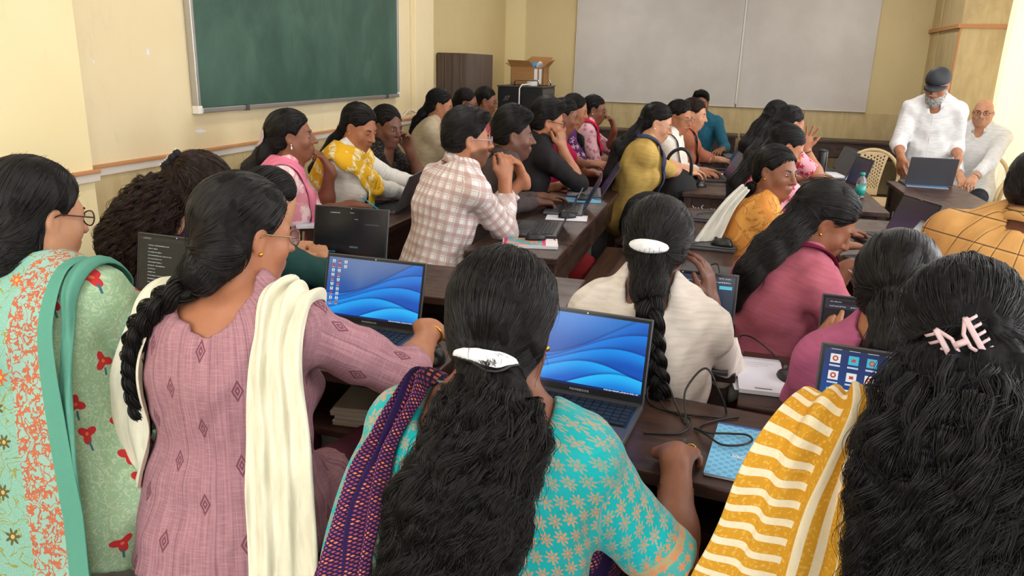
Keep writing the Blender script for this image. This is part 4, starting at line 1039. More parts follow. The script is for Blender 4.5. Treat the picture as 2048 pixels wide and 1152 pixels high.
def person(label, head, a=0, ha=None, hp=10, hr=0, s=.96, b=1.0, lean=.06, side=0.0, seat=.555, male=False, skin='skin_brown', top='white_kurta', sl=.30, infl=.011,
           neck=(.075, .05, .02), R=None, L=None, hair=None, face=True, res=(.014, .007), bottom='trouser_grey', stand=False, bust=1.0, tname='kurta', beard=0.0, glasses=None, ears=None,
           eyes='down', folds=.0035, seam='front', extra=(), legs=True, sw=None, hemw=0.0, collar=False, group='people seated in the class', collar_mat=None):
    j = J(); ha = a if ha is None else ha; j.s, j.b = s, b
    j.H = A3(head); A_, B_, C_ = math.radians(a), math.radians(ha), math.radians(hp)
    j.f0 = A3((math.sin(A_), math.cos(A_), 0)); j.r0 = A3((math.cos(A_), -math.sin(A_), 0)); up = A3((0, 0, 1))
    hrr = A3((math.cos(B_), -math.sin(B_), 0)); hf = A3((math.sin(B_)*math.cos(C_), math.cos(B_)*math.cos(C_), -math.sin(C_))); hu = np.cross(hrr, hf)
    Q = rotm(hf, math.radians(hr)); hrr, hu = Q@hrr, Q@hu
    j.hr, j.hf, j.hu = hrr, hf, hu; HR = np.stack([hrr, hf, hu], 1)
    def hp_(x, y, z): return j.H+(hrr*x+hf*y+hu*z)*s
    j.hp = hp_
    j.N = hp_(0, -.02, -.062); j.C7 = j.N-up*.082*s-j.f0*.035*s
    j.P = A3((*(j.C7-j.f0*lean-j.r0*side)[:2], seat))
    j.tu = nrm(j.C7-j.P); j.tr = nrm(j.r0-j.tu*(j.r0@j.tu)); j.tf = np.cross(j.tu, j.tr); TR = np.stack([j.tr, j.tf, j.tu], 1)
    def tp(r, f, u): return j.C7+j.tr*r+j.tf*f+j.tu*u
    j.tp = tp
    w_ = (sw or (.178 if male else .152))*s*(.6+.4*b)
    j.S = {1: tp(w_, .012, -.06*s), -1: tp(-w_, .012, -.06*s)}
    j.E = {}; j.W = {}; j.D = {}; l1, l2 = .285*s, .245*s
    HSP = {1: R, -1: L}; hands = []
    for sd in (1, -1):
        sp = HSP[sd] or {}
        W0 = A3(sp['w']) if 'w' in sp else j.P+j.f0*.36+j.r0*sd*.13+up*(.79-seat)
        pole = A3(sp['e']) if 'e' in sp else j.S[sd]+(j.r0*sd*.5-j.f0*.35-up*.8)
        j.E[sd], j.W[sd] = ik(j.S[sd], W0, l1, l2, pole)
        fd = nrm(j.W[sd]-j.E[sd]); d = nrm(sp['d']) if 'd' in sp else nrm(fd*A3((1, 1, .35))); j.D[sd] = d
        nn = A3(sp['n']) if 'n' in sp else up
        hands.append((sd, d, nn, sp.get('curl', .45), sp.get('spread', .12), sp.get('thumb', .5)))
    # --- torso, shared by body and garment
    def torso(g):
        T = [el(j.P+j.tu*.03, (.168*b+g, .125*b+g, .125+g), TR, .06),
             rc(j.P+j.tu*.05, tp(0, .0, -.19), .142*b+g, .148*(.5+.5*b)+g, .08, j.tf, 1.27-.12*(b-1)),
             rc(tp(0, 0, -.20), tp(0, -.005, -.085), .150*(.5+.5*b)+g, .108+g, .07, j.tf, 1.42),
             rc(j.S[1], j.S[-1], .054*(.5+.5*b)+g, .054*(.5+.5*b)+g, .06), el(tp(0, -.03, -.14), (.13*b+g, .085*b+g, .13), TR, .07)]
        for sd in (1, -1):
            T.append(rc(j.N-up*.02, j.S[sd]*.75+j.C7*.25+j.tu*.005, .042+g*.6, .046+g, .05))
            if not male: T.append(el(tp(sd*.075, .088*(.5+.5*b), -.205), (.068*b*bust+g, .060*b*bust+g, .066*b*bust+g), TR, .05))
        return T
    def arm(sd, g, upto=None):
        O = []; S_, E_, W_ = j.S[sd], j.E[sd], j.W[sd]; bb = .55+.45*b
        if upto is None:
            return [rc(S_, E_, .050*bb, .040*bb, .03), rc(E_, E_+(W_-E_)*.35, .040*bb, .038*bb, .02), rc(E_+(W_-E_)*.3, W_, .0385*bb, .0255*s, .025)]
        if upto <= l1*1.001: e = S_+(E_-S_)*upto/l1; return [rc(S_, e, .050*bb+g, .048*bb+g*1.3, .03, flat=1)]
        f_ = min((upto-l1)/l2, 1); e = E_+(W_-E_)*f_
        return [rc(S_, E_, .050*bb+g, .043*bb+g, .03), rc(E_, e, .042*bb+g, (.040-(.012*f_))*bb+g, .02, flat=1)]
    body = torso(-.006)
    if legs:
        j.hip = {}; j.knee = {}; j.ank = {}
        for sd in (1, -1):
            hip = j.P+j.r0*sd*.085*b-up*.01
            if stand: kn, an_ = hip-up*.40+j.f0*.03, hip-up*.80+j.f0*.0
            else: kn = hip+j.f0*.40+j.r0*sd*.03-up*.04; an_ = kn-up*(kn[2]-.085)+j.f0*(.02)
            j.hip[sd], j.knee[sd], j.ank[sd] = hip, kn, an_
            body += [rc(hip, kn, .078*b, .054, .05), rc(kn, kn*.6+an_*.4, .052, .052, .03), rc(kn*.7+an_*.3, an_, .05, .033, .04),
                     rc(an_-up*.02-j.f0*.03, an_-up*.045+j.f0*.09, .03, .026, .03), rc(an_-up*.05+j.f0*.08, an_-up*.055+j.f0*.15, .026, .018, .03, up, 1.4)]
    body += [rc(j.N+hu*.02, j.C7+j.tf*.03+up*.0, .050*s, .056*s, .04), rc(hp_(0, .03, -.075), tp(0, .03, -.05), .034*s, .05*s, .04)]
    mw = 1.06 if male else 1.0
    body += [el(hp_(0, -.015, .030), A3((.074, .094, .084))*s, HR, .03), el(hp_(0, .030, -.032), A3((.060*mw, .058, .082))*s, HR, .035)]
    if face:
        body += [rc(hp_(-.05, .0, -.05), hp_(-.018, .058, -.097), .023*s, .017*s, .03), rc(hp_(.05, .0, -.05), hp_(.018, .058, -.097), .023*s, .017*s, .03),
                 el(hp_(0, .064, -.097), A3((.022*mw, .018, .017))*s, HR, .02), rc(hp_(-.036, .070, .016), hp_(.036, .070, .016), .013*s, .013*s, .02),
                 el(hp_(.038, .060, -.030), A3((.024, .022, .026))*s, HR, .025), el(hp_(-.038, .060, -.030), A3((.024, .022, .026))*s, HR, .025)]
        for q in (-1, 1): body.append(el(hp_(q*.032, .094, .0), A3((.017, .011, .012))*s, HR, .014, sub=True))
        for q in (-1, 1): body.append(el(hp_(q*.032, .0755, .001), A3((.0155, .012, .0115))*s, HR, .006))
        body += [rc(hp_(0, .083, .012), hp_(0, .111, -.030), .0078*s, .0112*s, .012), el(hp_(.012, .094, -.034), A3((.0085, .011, .0078))*s, HR, .008), el(hp_(-.012, .094, -.034), A3((.0085, .011, .0078))*s, HR, .008),
                 el(hp_(0, .087, -.0595), A3((.024, .0125, .0062))*s, HR, .004), el(hp_(0, .0855, -.0725), A3((.020, .0125, .0072))*s, HR, .004), el(hp_(0, .074, -.066), A3((.03, .018, .022))*s, HR, .02)]
    for q in (-1, 1):
        body += [el(hp_(q*.0745, -.006, -.006), A3((.0085, .019, .030))*s, HR@rotm((0, 0, 1), q*.35), .008), el(hp_(q*.083, .002, -.004), A3((.007, .010, .016))*s, HR, .006, sub=True), el(hp_(q*.072, .0, -.032), A3((.007, .008, .009))*s, HR, .006)]
    fine = [(j.H, .13*s)]
    for sd, d, nn, cu, spr, th in hands:
        body += arm(sd, 0); body += hand_prims(j.W[sd], d, nn, sd, cu, s*(1.03 if male else .95), spr, th)
        if HSP[sd] is not None: fine.append((j.W[sd]+d*.07, .10))
    O = A3((j.P[0], j.P[1], 0)); j.O = O
    v, f = mesh_sdf(body, res[0], fine, res[1]); me = np_mesh('person', v-O, f)
    loc = (v-j.H)@HR/s; tint = np.zeros((len(v), 3))
    lipd = np.minimum(((loc-A3((0, .088, -.060)))/A3((.025, .02, .0068))).__pow__(2).sum(1), ((loc-A3((0, .087, -.0715)))/A3((.021, .02, .0082))).__pow__(2).sum(1))
    tint[:, 0] = np.clip((1.25-lipd)*2.5, 0, 1)*(1 if face else 0)*(.45 if male else .75)
    if beard:
        jaw = np.clip((-.028-loc[:, 2]-.35*np.maximum(0, .05-loc[:, 1]))/.012, 0, 1)*np.clip((loc[:, 1]+.005)/.01, 0, 1)*np.clip((loc[:, 2]+.135)/.02, 0, 1)*(np.linalg.norm(loc, axis=1) < .16)
        tint[:, 1] = np.clip(jaw*beard*(1-np.clip(1.4-lipd, 0, 1)), 0, 1)
    set_attr(me, 'tint', tint)
    j.o = o = link('person', me, skin, loc=tuple(O)); tag(o, label, 'person', group); j.O = O
    # --- garment
    gar = torso(infl)
    if stand: gar += [rc(j.P+j.tu*.1, j.P-up*.16, .152*b+infl, .168*b+infl, .06, j.tf, 1.2, flat=1)]
    else: gar += [el(j.P-up*.03-j.f0*.01, (.185*b+infl, .15*b+infl, .085), TR, .05)]+([rc(j.hip[sd], j.hip[sd]*.45+j.knee[sd]*.55, .085*b+infl, .075+infl, .05, flat=1) for sd in (1, -1)] if legs else [])
    for sd in (1, -1): gar += arm(sd, infl, sl)
    gar += list(extra(j)) if callable(extra) else list(extra)
    nw, nf, nbk = neck
    gar_full = list(gar)
    base = j.C7*.55+j.N*.45
    gar.append(rc(tp(0, -.02-nbk*.2, -.0-nbk), j.N+up*.1, nw*.92, nw*.92, .012, sub=True)); gar.append(el(tp(0, .07, -.025), (nw*(.6 if collar else .95), .05 if collar else .07, nf+(.01 if collar else .02)), TR, .02, sub=True))
    j.gar = gar_full
    wob1 = wob(folds, 26, int(abs(head[0]*1000)) % 97); wob2 = wob(folds*.7, 60, 5)
    v, f = mesh_sdf(gar, res[0]*.86, [], None, lambda X: wob1(X)+wob2(X)); me = np_mesh(tname, v-O, f)
    # fabric coordinates: around and along torso or sleeve
    rel = v-j.P; sg = -1 if seam == 'front' else 1
    U = np.arctan2(rel@j.tr, sg*(rel@j.tf))*.165*b; Vv = rel@j.tu; Z = np.zeros(len(v))
    dt = sdf(torso(infl), v)
    for sd in (1, -1):
        best = None; bb = .55+.45*b
        for (p0, p1, off, rr) in ((j.S[sd], j.E[sd], 0, .047*bb), (j.E[sd], j.W[sd], l1, .037*bb)):
            ab = p1-p0; t = np.clip(((v-p0)@ab)/(ab@ab), 0, 1); c = p0+t[:, None]*ab; dd = np.linalg.norm(v-c, axis=1)-rr-infl
            e1 = nrm(np.cross(ab, j.tr)); e2 = np.cross(nrm(ab), e1); q = v-c; uu = np.arctan2(q@e2, q@e1)*.06; vv = -(off+t*np.linalg.norm(ab))
            if best is None: best = [dd, uu, vv]
            else:
                m = dd < best[0]; best = [np.where(m, dd, best[0]), np.where(m, uu, best[1]), np.where(m, vv, best[2])]
        m = (best[0] < dt-.004); U = np.where(m, best[1]+.5*sd, U); Vv = np.where(m, best[2], Vv)
        if hemw: Z = np.where(m & (-best[2] > sl-hemw), 1.5+(-best[2]-(sl-hemw)), Z)
    set_attr(me, 'cuv', np.stack([U, Vv, Z], 1)); link(tname, me, top, o)
    if legs:
        tro = []
        for sd in (1, -1):
            kn, an_, hip = j.knee[sd], j.ank[sd], j.hip[sd]
            tro += [rc(hip, kn, .094*b, .072, .05), rc(kn, an_+up*.03, .072, .062, .04, flat=1)]
        if stand: tro.append(el(j.P, (.165*b, .12*b, .11), TR, .05))
        v, f = mesh_sdf(tro, .022); me = np_mesh('trousers', v-O, f); set_attr(me, 'cuv', np.stack([v[:, 0]+v[:, 1], v[:, 2], v[:, 2]*0], 1)); link('trousers', me, bottom, o)
    if collar:
        cm = MB(); pts = []
        for an in np.linspace(-2.7, 2.7, 25):
            c = j.C7*.5+j.N*.5+j.tf*.012; pts.append(c+j.tr*math.sin(an)*.070*s-j.tf*math.cos(an)*.067*s+j.tu*(.010-.045*(1-math.cos(an))*.5))
        v = []; 
        for p, an in zip(pts, np.linspace(-2.7, 2.7, 25)):
            outw = nrm(j.tr*math.sin(an)-j.tf*math.cos(an)); dr = .018+.018*(1-math.cos(an))*.5; v += [p-O+j.tu*.022-outw*.005, p-O+j.tu*.025+outw*.004, p-O-j.tu*dr+outw*.026, p-O-j.tu*dr+outw*.012]
        fs = [(4*i+q, 4*i+(q+1) % 4, 4*(i+1)+(q+1) % 4, 4*(i+1)+q) for i in range(24) for q in range(4)]
        me = cm.add(v, fs).mesh('collar'); set_attr(me, 'cuv', [(p.co.x*1.4+p.co.y, p.co.z, 0) for p in me.vertices]); link('collar', me, collar_mat or top, o, smooth=True)
    if face:
        MB().tube([hp_(.023*t, .0985-.0095*t*t, -.066-.0015*t*t)-O for t in np.linspace(-1, 1, 9)], [.0005, .0012, .0016, .0017, .0017, .0017, .0016, .0012, .0005], 5).build('mouth_line', 'lip_line', o, smooth=True)
        for q in (-1, 1):
            Mx = Matrix(HR.tolist())
            c = hp_(q*.032, .0835, .0005)-O
            if eyes == 'open':
                e = MB().ell(c, (.0125*s, .0052*s, .0048*s), 12, 8, Mx).build('eye', 'eye_white', o, smooth=True)
                MB().ell(hp_(q*.032+.002, .0875, .0005)-O, (.0060*s, .0025*s, .0049*s), 10, 6, Mx).build('iris', 'iris', e, smooth=True)
                lz = .0062
            else: lz = -.0035
            MB().tube([hp_(q*(.032-.0145+.029*t), .0835+.0055*math.sin(math.pi*t)-.006*t*(1), lz*math.sin(math.pi*t)*(1 if eyes == 'open' else 1)+.0005)-O for t in np.linspace(0, 1, 7)], [.0006, .0012, .0016, .0018, .0017, .0014, .0007], 5).build('eyelash', 'brow', o, smooth=True)
            MB().tube([hp_(q*(.014+.038*t), .0865-.010*t*t+.0015, .0165+.007*math.sin(math.pi*.75*t))-O for t in np.linspace(0, 1, 7)], [.0022*s, .003*s, .0031*s, .0028*s, .0024*s, .0018*s, .0008], 6).build('eyebrow', 'brow', o, smooth=True)
    if glasses:
        g_ = MB()
        for q in (-1, 1):
            g_.tube([hp_(q*.033+.023*math.cos(t), .104-.004*abs(math.cos(t)), .0+.0175*math.sin(t))-O for t in np.linspace(0, 2*math.pi, 18, endpoint=False)], .0017, 6, closed=True)
            g_.tube([hp_(q*.056, .100, .004)-O, hp_(q*.074, .075, .006)-O, hp_(q*.079, .01, .008)-O, hp_(q*.077, -.012, -.004)-O], .0017, 6)
        g_.tube([hp_(-.011, .104, .004)-O, hp_(0, .108, .006)-O, hp_(.011, .104, .004)-O], .0015, 6)
        gl = g_.build('glasses', glasses, o, smooth=True)
        for q in (-1, 1): MB().add([hp_(q*.033+.0225*math.cos(t), .1035-.004*abs(math.cos(t)), .017*math.sin(t))-O for t in np.linspace(0, 2*math.pi, 14, endpoint=False)], [tuple(range(14))]).build('lens', 'lens', gl)
    if ears:
        for q in (-1, 1): MB().ell(hp_(q*.0785, .002, -.036)-O, (.0055,)*3, 8, 6).build('earring', ears, o, smooth=True)
    if hair: j.hair = make_hair(j, HR, s, o, O, **hair)
    return j

def make_hair(j, HR, s, o, O, style='back', mat='hair_black', vol=1.0, chain=(), tie=(0, -.098, -.02), n=700, r=.0011, curl=0.0, wave=.05, L=.10, h=.009, cut=.016, disp=.003, ears=True, nape=None, cover=(), frame='body', taper=True, sr=None, lift=.002, hl=(.8, -.6), flyaway=.04, steps=12, cutk=.012, top=0.0, locks=0, lock_n=22, lock_L=.22, lock_r=.0035, lock_lift=.012, lock_from=.3):
    hp_ = j.hp
    P = [el(hp_(0, -.020, .034+top*.5), A3((.083, .103, .091+top))*s*vol, HR, .02)]
    if style == 'short': P = [el(hp_(0, -.014, .040+top*.5), A3((.0815, .099, .082+top))*s*vol, HR, .02), rc(hp_(-.04, .06, .10), hp_(.045, .062, .102), .026*s, .028*s, .03), el(hp_(0, -.05, -.01), A3((.074, .062, .06))*s*vol, HR, .03)]
    else: P.append(el(hp_(0, -.05, -.03), A3((.070, .055, .055))*s*vol, HR, .03))
    P.append(plane(hp_(0, cut/.8 if False else 0, 0)+(j.hf*hl[0]+j.hu*hl[1])*cut*s, -(j.hf*hl[0]+j.hu*hl[1]) if False else (j.hf*hl[0]+j.hu*hl[1])*1.0, cutk))
    if ears:
        for q in (-1, 1): P.append(el(hp_(q*.088, .004, -.012), A3((.03, .026, .036))*s, HR, .012, sub=True))
    if nape is not None: P.append(plane(hp_(0, 0, nape), -j.hu-j.hf*.15, .015))
    for c, rr in cover: P.append(el(hp_(*c), A3(rr)*s, HR, .02))
    CH = []; up = A3((0, 0, 1))
    for pt, rad in chain:
        p = (j.H+j.r0*pt[0]+j.f0*pt[1]+up*pt[2]) if frame == 'body' else hp_(*pt)
        CH.append([p, rad])
    if CH:
        for i in range(1, len(CH)):                                # lie on the back, not inside it
            for _ in range(3):
                d = sdf(j.gar, CH[i][0][None])[0]
                if d < CH[i][1]*.45: CH[i][0] = CH[i][0]+grad(j.gar, CH[i][0][None])[0]*(CH[i][1]*.45-d)
        for i in range(len(CH)-1): P.append(rc(CH[i][0], CH[i+1][0], CH[i][1], CH[i+1][1], .03, j.f0, 1.35))
    T = hp_(*tie)
    dsp = wob(disp, 45 if not curl else 70, 3); v, f = mesh_sdf(P, h, (), None, dsp)
    me = np_mesh('hair', v-O, f); ho = link('hair', me, mat+'_base', o)
    j.hairP = P
    if locks and CH:
        rl = np.random.default_rng(77); cpt = np.array([c[0] for c in CH]); crd = np.array([c[1] for c in CH]); dn = nrm(cpt[-1]-cpt[0])
        dch = np.full(len(v), 9.0); tch = np.zeros(len(v))
        for i in range(len(cpt)-1):
            ab = cpt[i+1]-cpt[i]; t_ = np.clip(((v-cpt[i])@ab)/(ab@ab), 0, 1); dd = np.linalg.norm(v-cpt[i]-t_[:, None]*ab, axis=1); m_ = dd < dch; dch = np.where(m_, dd, dch); tch = np.where(m_, i+t_, tch)
        cand = v[(((v-T)@dn) > .02) & (tch > lock_from)]; Xg = cand[rl.integers(0, len(cand), locks)]; stp = 30; Lg = lock_L*rl.uniform(.45, 1.15, locks); path = [Xg]
        drift = rl.normal(size=(locks, 3))*.16; lf = rl.uniform(-.004, 1, locks)*lock_lift
        for k in range(stp):
            best = np.full(locks, 9.0); bd_ = np.zeros((locks, 3))
            for i in range(len(cpt)-1):
                ab = cpt[i+1]-cpt[i]; t_ = np.clip(((Xg-cpt[i])@ab)/(ab@ab), 0, 1); dd = np.linalg.norm(Xg-cpt[i]-t_[:, None]*ab, axis=1); m_ = dd < best; best = np.where(m_, dd, best); bd_[m_] = nrm(ab)
            gg = grad(P, Xg); dv = bd_*.75-up*.3+drift; dv = dv-gg*(dv*gg).sum(1, keepdims=True)*.85; dv /= np.linalg.norm(dv, axis=1, keepdims=True)
            Xg = Xg+dv*(Lg/stp)[:, None]; dd = sdf(P, Xg); Xg = Xg-gg*np.clip(dd-lf, -.03, .004)[:, None]; path.append(Xg)
        GP = np.stack(path, 1); tl = np.linspace(0, 1, stp+1); tg = GP[:, -1]-GP[:, 0]; tg /= np.linalg.norm(tg, axis=1, keepdims=True)+1e-9
        a1 = np.cross(tg, rl.normal(size=(locks, 3))); a1 /= np.linalg.norm(a1, axis=1, keepdims=True); a2 = np.cross(tg, a1)
        amp = curl*rl.uniform(.5, 1.5, locks); frq = 2*math.pi*Lg/(wave*rl.uniform(.75, 1.35, locks)); phs = rl.uniform(0, 6.3, locks)
        ALL = []
        for q in range(lock_n):
            o1 = rl.normal(size=(locks, 1, 1))*lock_r; o2 = rl.normal(size=(locks, 1, 1))*lock_r; an = frq[:, None]*tl[None]*(1+rl.normal(size=(locks, 1))*.03)+phs[:, None]+rl.normal(size=(locks, 1))*.18
            env = (.25+.75*np.clip(tl*3, 0, 1))[None]
            spread_ = (1+.8*tl)[None, :, None]
            ALL.append(GP+(amp[:, None]*env*np.cos(an))[..., None]*a1[:, None]+(amp[:, None]*env*np.sin(an))[..., None]*a2[:, None]+(o1*a1[:, None]+o2*a2[:, None])*spread_)
        LK = np.concatenate(ALL)-O; NL = len(LK)
        lc = bpy.data.hair_curves.new('locks'); lc.add_curves([stp+1]*NL); lc.attributes['position'].data.foreach_set('vector', LK.astype(np.float32).ravel())
        ra = lc.attributes.get('radius') or lc.attributes.new('radius', 'FLOAT', 'POINT'); ra.data.foreach_set('value', np.tile((r*(1-.6*tl)).astype(np.float32), NL))
        lc.materials.append(MATS[mat]); lo = bpy.data.objects.new('curls', lc); COL.objects.link(lo); lo.parent = ho; lo['kind'] = 'stuff'
    if n <= 0: return ho
    rg = np.random.default_rng(int(abs(j.H[0]*977)) % 1000); N = n
    X = v[rg.integers(0, len(v), N)]+rg.normal(size=(N, 3))*.003; paths = [X]
    cp = np.array([c[0] for c in CH]) if CH else None
    st = L/steps; Ls = rg.uniform(.5, 1.25, N)
    for k in range(steps):
        g = grad(P, X)
        if style == 'short': dirv = -j.hf*.8-j.hu*.5+(X-j.H)*2.0
        else:
            toT = T-X; dirv = toT/(np.linalg.norm(toT, axis=1, keepdims=True)+.01)
            near = (np.linalg.norm(toT, axis=1) < .035)
            if cp is not None and len(cp) > 1:
                bd = np.full(N, 9.0); bdir = np.zeros((N, 3)); bt = np.zeros(N)
                for i in range(len(cp)-1):
                    ab = cp[i+1]-cp[i]; t = np.clip(((X-cp[i])@ab)/(ab@ab), 0, 1); dd = np.linalg.norm(X-cp[i]-t[:, None]*ab, axis=1)-CH[i][1]
                    m = dd < bd; bd = np.where(m, dd, bd); bdir[m] = nrm(ab)
                onch = near | ((bd < .012) & (((X-T)@nrm(cp[-1]-cp[0])) > 0.0))
                dirv[onch] = bdir[onch]+rg.normal(size=(int(onch.sum()), 3))*.12
            else: dirv[near] = -up
        dirv = dirv-g*(dirv*g).sum(1, keepdims=True)*.8; dirv /= (np.linalg.norm(dirv, axis=1, keepdims=True)+1e-9)
        X = X+dirv*st*Ls[:, None]
        d = sdf(P, X); X = X-g*np.clip(d-lift, -.03, .012)[:, None]; paths.append(X)
    PT = np.stack(paths, 1)                                            # N, steps+1, 3
    tt = np.linspace(0, 1, steps+1)
    tng = PT[:, -1]-PT[:, 0]; tng /= (np.linalg.norm(tng, axis=1, keepdims=True)+1e-9)
    e1 = np.cross(tng, rg.normal(size=(N, 3))); e1 /= (np.linalg.norm(e1, axis=1, keepdims=True)+1e-9); e2 = np.cross(tng, e1)
    if curl:
        onc = np.ones(N)
        if cp is not None:
            zt = (PT[:, 0]-T)@nrm(cp[-1]-cp[0]); onc = np.clip((zt+.01)/.06, 0.12, 1)
        am = curl*rg.uniform(.4, 1.5, N)*onc; fr = 2*math.pi*L/wave*rg.uniform(.7, 1.4, N)*Ls; ph = rg.uniform(0, 6.3, N)
        an = fr[:, None]*tt[None]+ph[:, None]
        PT = PT+am[:, None, None]*(np.cos(an)[..., None]*e1[:, None]+np.sin(an)[..., None]*e2[:, None])
    fa = (rg.uniform(size=N) < flyaway)[:, None, None]*rg.uniform(.0, .016, N)[:, None, None]*(tt**1.5)[None, :, None]*(e1[:, None]*np.sin(4*tt+1)[None, :, None]+e2[:, None])
    PT = PT+fa-O
    cv = bpy.data.hair_curves.new('strands'); cv.add_curves([steps+1]*N)
    cv.attributes['position'].data.foreach_set('vector', PT.astype(np.float32).ravel())
    ra = cv.attributes.get('radius') or cv.attributes.new('radius', 'FLOAT', 'POINT')
    rad = (r*rg.uniform(.6, 1.3, N))[:, None]*(1-.75*np.abs(tt[None]*2-1)**3); ra.data.foreach_set('value', rad.astype(np.float32).ravel())
    cv.materials.append(MATS[mat]); so = bpy.data.objects.new('hair_strands', cv); COL.objects.link(so); so.parent = ho; so['kind'] = 'stuff'
    return ho

def drape(j, name, mat, pts, width, nu=60, nv=16, off=.008, pleats=3, amp=.006, frame='torso', thick=.004, push=True, wprof=None, parent=None, drop=0, world=False, vshift=0.0, side=(1, 0, 0), vs=1.0):
    """a strip of cloth along a path, lying on the garment; fabric coordinates along and across"""
    C = [A3(p) if world else j.tp(*p) for p in pts]; C = np.array(spline(C, 10)); 
    seg = np.r_[0, np.cumsum(np.linalg.norm(np.diff(C, axis=0), axis=1))]; t = np.linspace(0, seg[-1], nu+1); C = np.stack([np.interp(t, seg, C[:, q]) for q in range(3)], 1)
    tan = np.gradient(C, axis=0); tan /= np.linalg.norm(tan, axis=1, keepdims=True)
    if side != 'auto': sv = np.array([side if not callable(side) else side(q) for q in t/t[-1]], float); sv = sv[:, 0:1]*j.tr+sv[:, 1:2]*j.tf+sv[:, 2:3]*j.tu
    else:
        g = grad(j.gar, C); sv = np.cross(tan, g)
    sv = sv-tan*(sv*tan).sum(1, keepdims=True); sv /= (np.linalg.norm(sv, axis=1, keepdims=True)+1e-9)
    for _ in range(4): sv[1:-1] = (sv[:-2]+sv[1:-1]*2+sv[2:]); sv /= np.linalg.norm(sv, axis=1, keepdims=True)
    wd = np.full(nu+1, width) if wprof is None else width*np.interp(np.linspace(0, 1, nu+1), np.linspace(0, 1, len(wprof)), wprof)
    vv = np.linspace(-.5, .5, nv+1)
    X = C[:, None]+sv[:, None]*(vv[None, :]*wd[:, None])[..., None]; X = X.reshape(-1, 3)
    if push:
        for _ in range(4):
            d = sdf(j.gar, X); g = grad(j.gar, X); X = X+g*np.clip(off-d, 0, .05)[:, None]
        d = sdf(j.gar, X); g = grad(j.gar, X)
    else: g = np.cross(np.repeat(tan, nv+1, 0), np.repeat(sv, nv+1, 0))
    uu = np.repeat(t, nv+1); v2 = np.tile(vv, nu+1)
    X = X+g*(amp*(1+np.sin(v2*2*math.pi*pleats+.9*np.sin(uu*7)+uu*1.3))+.3*amp*np.sin(uu*31+v2*9))[:, None]
    f = np.array([(i*(nv+1)+k, i*(nv+1)+k+1, (i+1)*(nv+1)+k+1, (i+1)*(nv+1)+k) for i in range(nu) for k in range(nv)])
    me = np_mesh(name, X-j.O, f); set_attr(me, 'cuv', np.stack([uu, (np.tile(vv, nu+1))*width*vs+vshift, uu*0], 1))
    o = link(name, me, mat, parent or j.o); m = o.modifiers.new('thickness', 'SOLIDIFY'); m.thickness = thick; m.offset = 1
    m2 = o.modifiers.new('smooth', 'SUBSURF'); m2.levels = 1; m2.render_levels = 1
    return o
def bangle(j, sd, back=.03, r=.031, mat='gold', tr=.0022, name='bangle', n=1):
    d = nrm(j.W[sd]-j.E[sd]); c = j.W[sd]-d*back; u = nrm(np.cross(d, (0, 0, 1))); w = np.cross(d, u)
    for k in range(n):
        cc = c-d*.007*k+w*.003; MB().tube([cc-j.O+u*r*math.cos(t)+w*r*math.sin(t)*.92+d*.004*math.sin(t+k) for t in np.linspace(0, 2*math.pi, 22, endpoint=False)], tr, 6, closed=True).build(name, mat, j.o, smooth=True)
def necklace(j, mat='gold', r=.0015):
    MB().tube([j.tp(.062*math.sin(t), .012-.06*math.cos(t)+(.03 if math.cos(t) < 0 else 0), .012-.035*(1-math.cos(t))*.9)-j.O for t in np.linspace(0, 2*math.pi, 26, endpoint=False)], r, 5, closed=True).build('necklace', mat, j.o, smooth=True)
def watch(j, sd, mat='black_plastic'):
    d = nrm(j.W[sd]-j.E[sd]); c = j.W[sd]-d*.02; u = nrm(np.cross(d, (0, 0, 1))); w = np.cross(d, u)*1.0
    st = MB().tube([c-j.O+u*.030*math.cos(t)+w*.026*math.sin(t) for t in np.linspace(0, 2*math.pi, 20, endpoint=False)], .0055, 6, closed=True).build('watch', mat, j.o, smooth=True)
    MB().ell(c-j.O+u*.034, (.014, .014, .014), 10, 8).build('watch_face', 'silver', st, smooth=True)

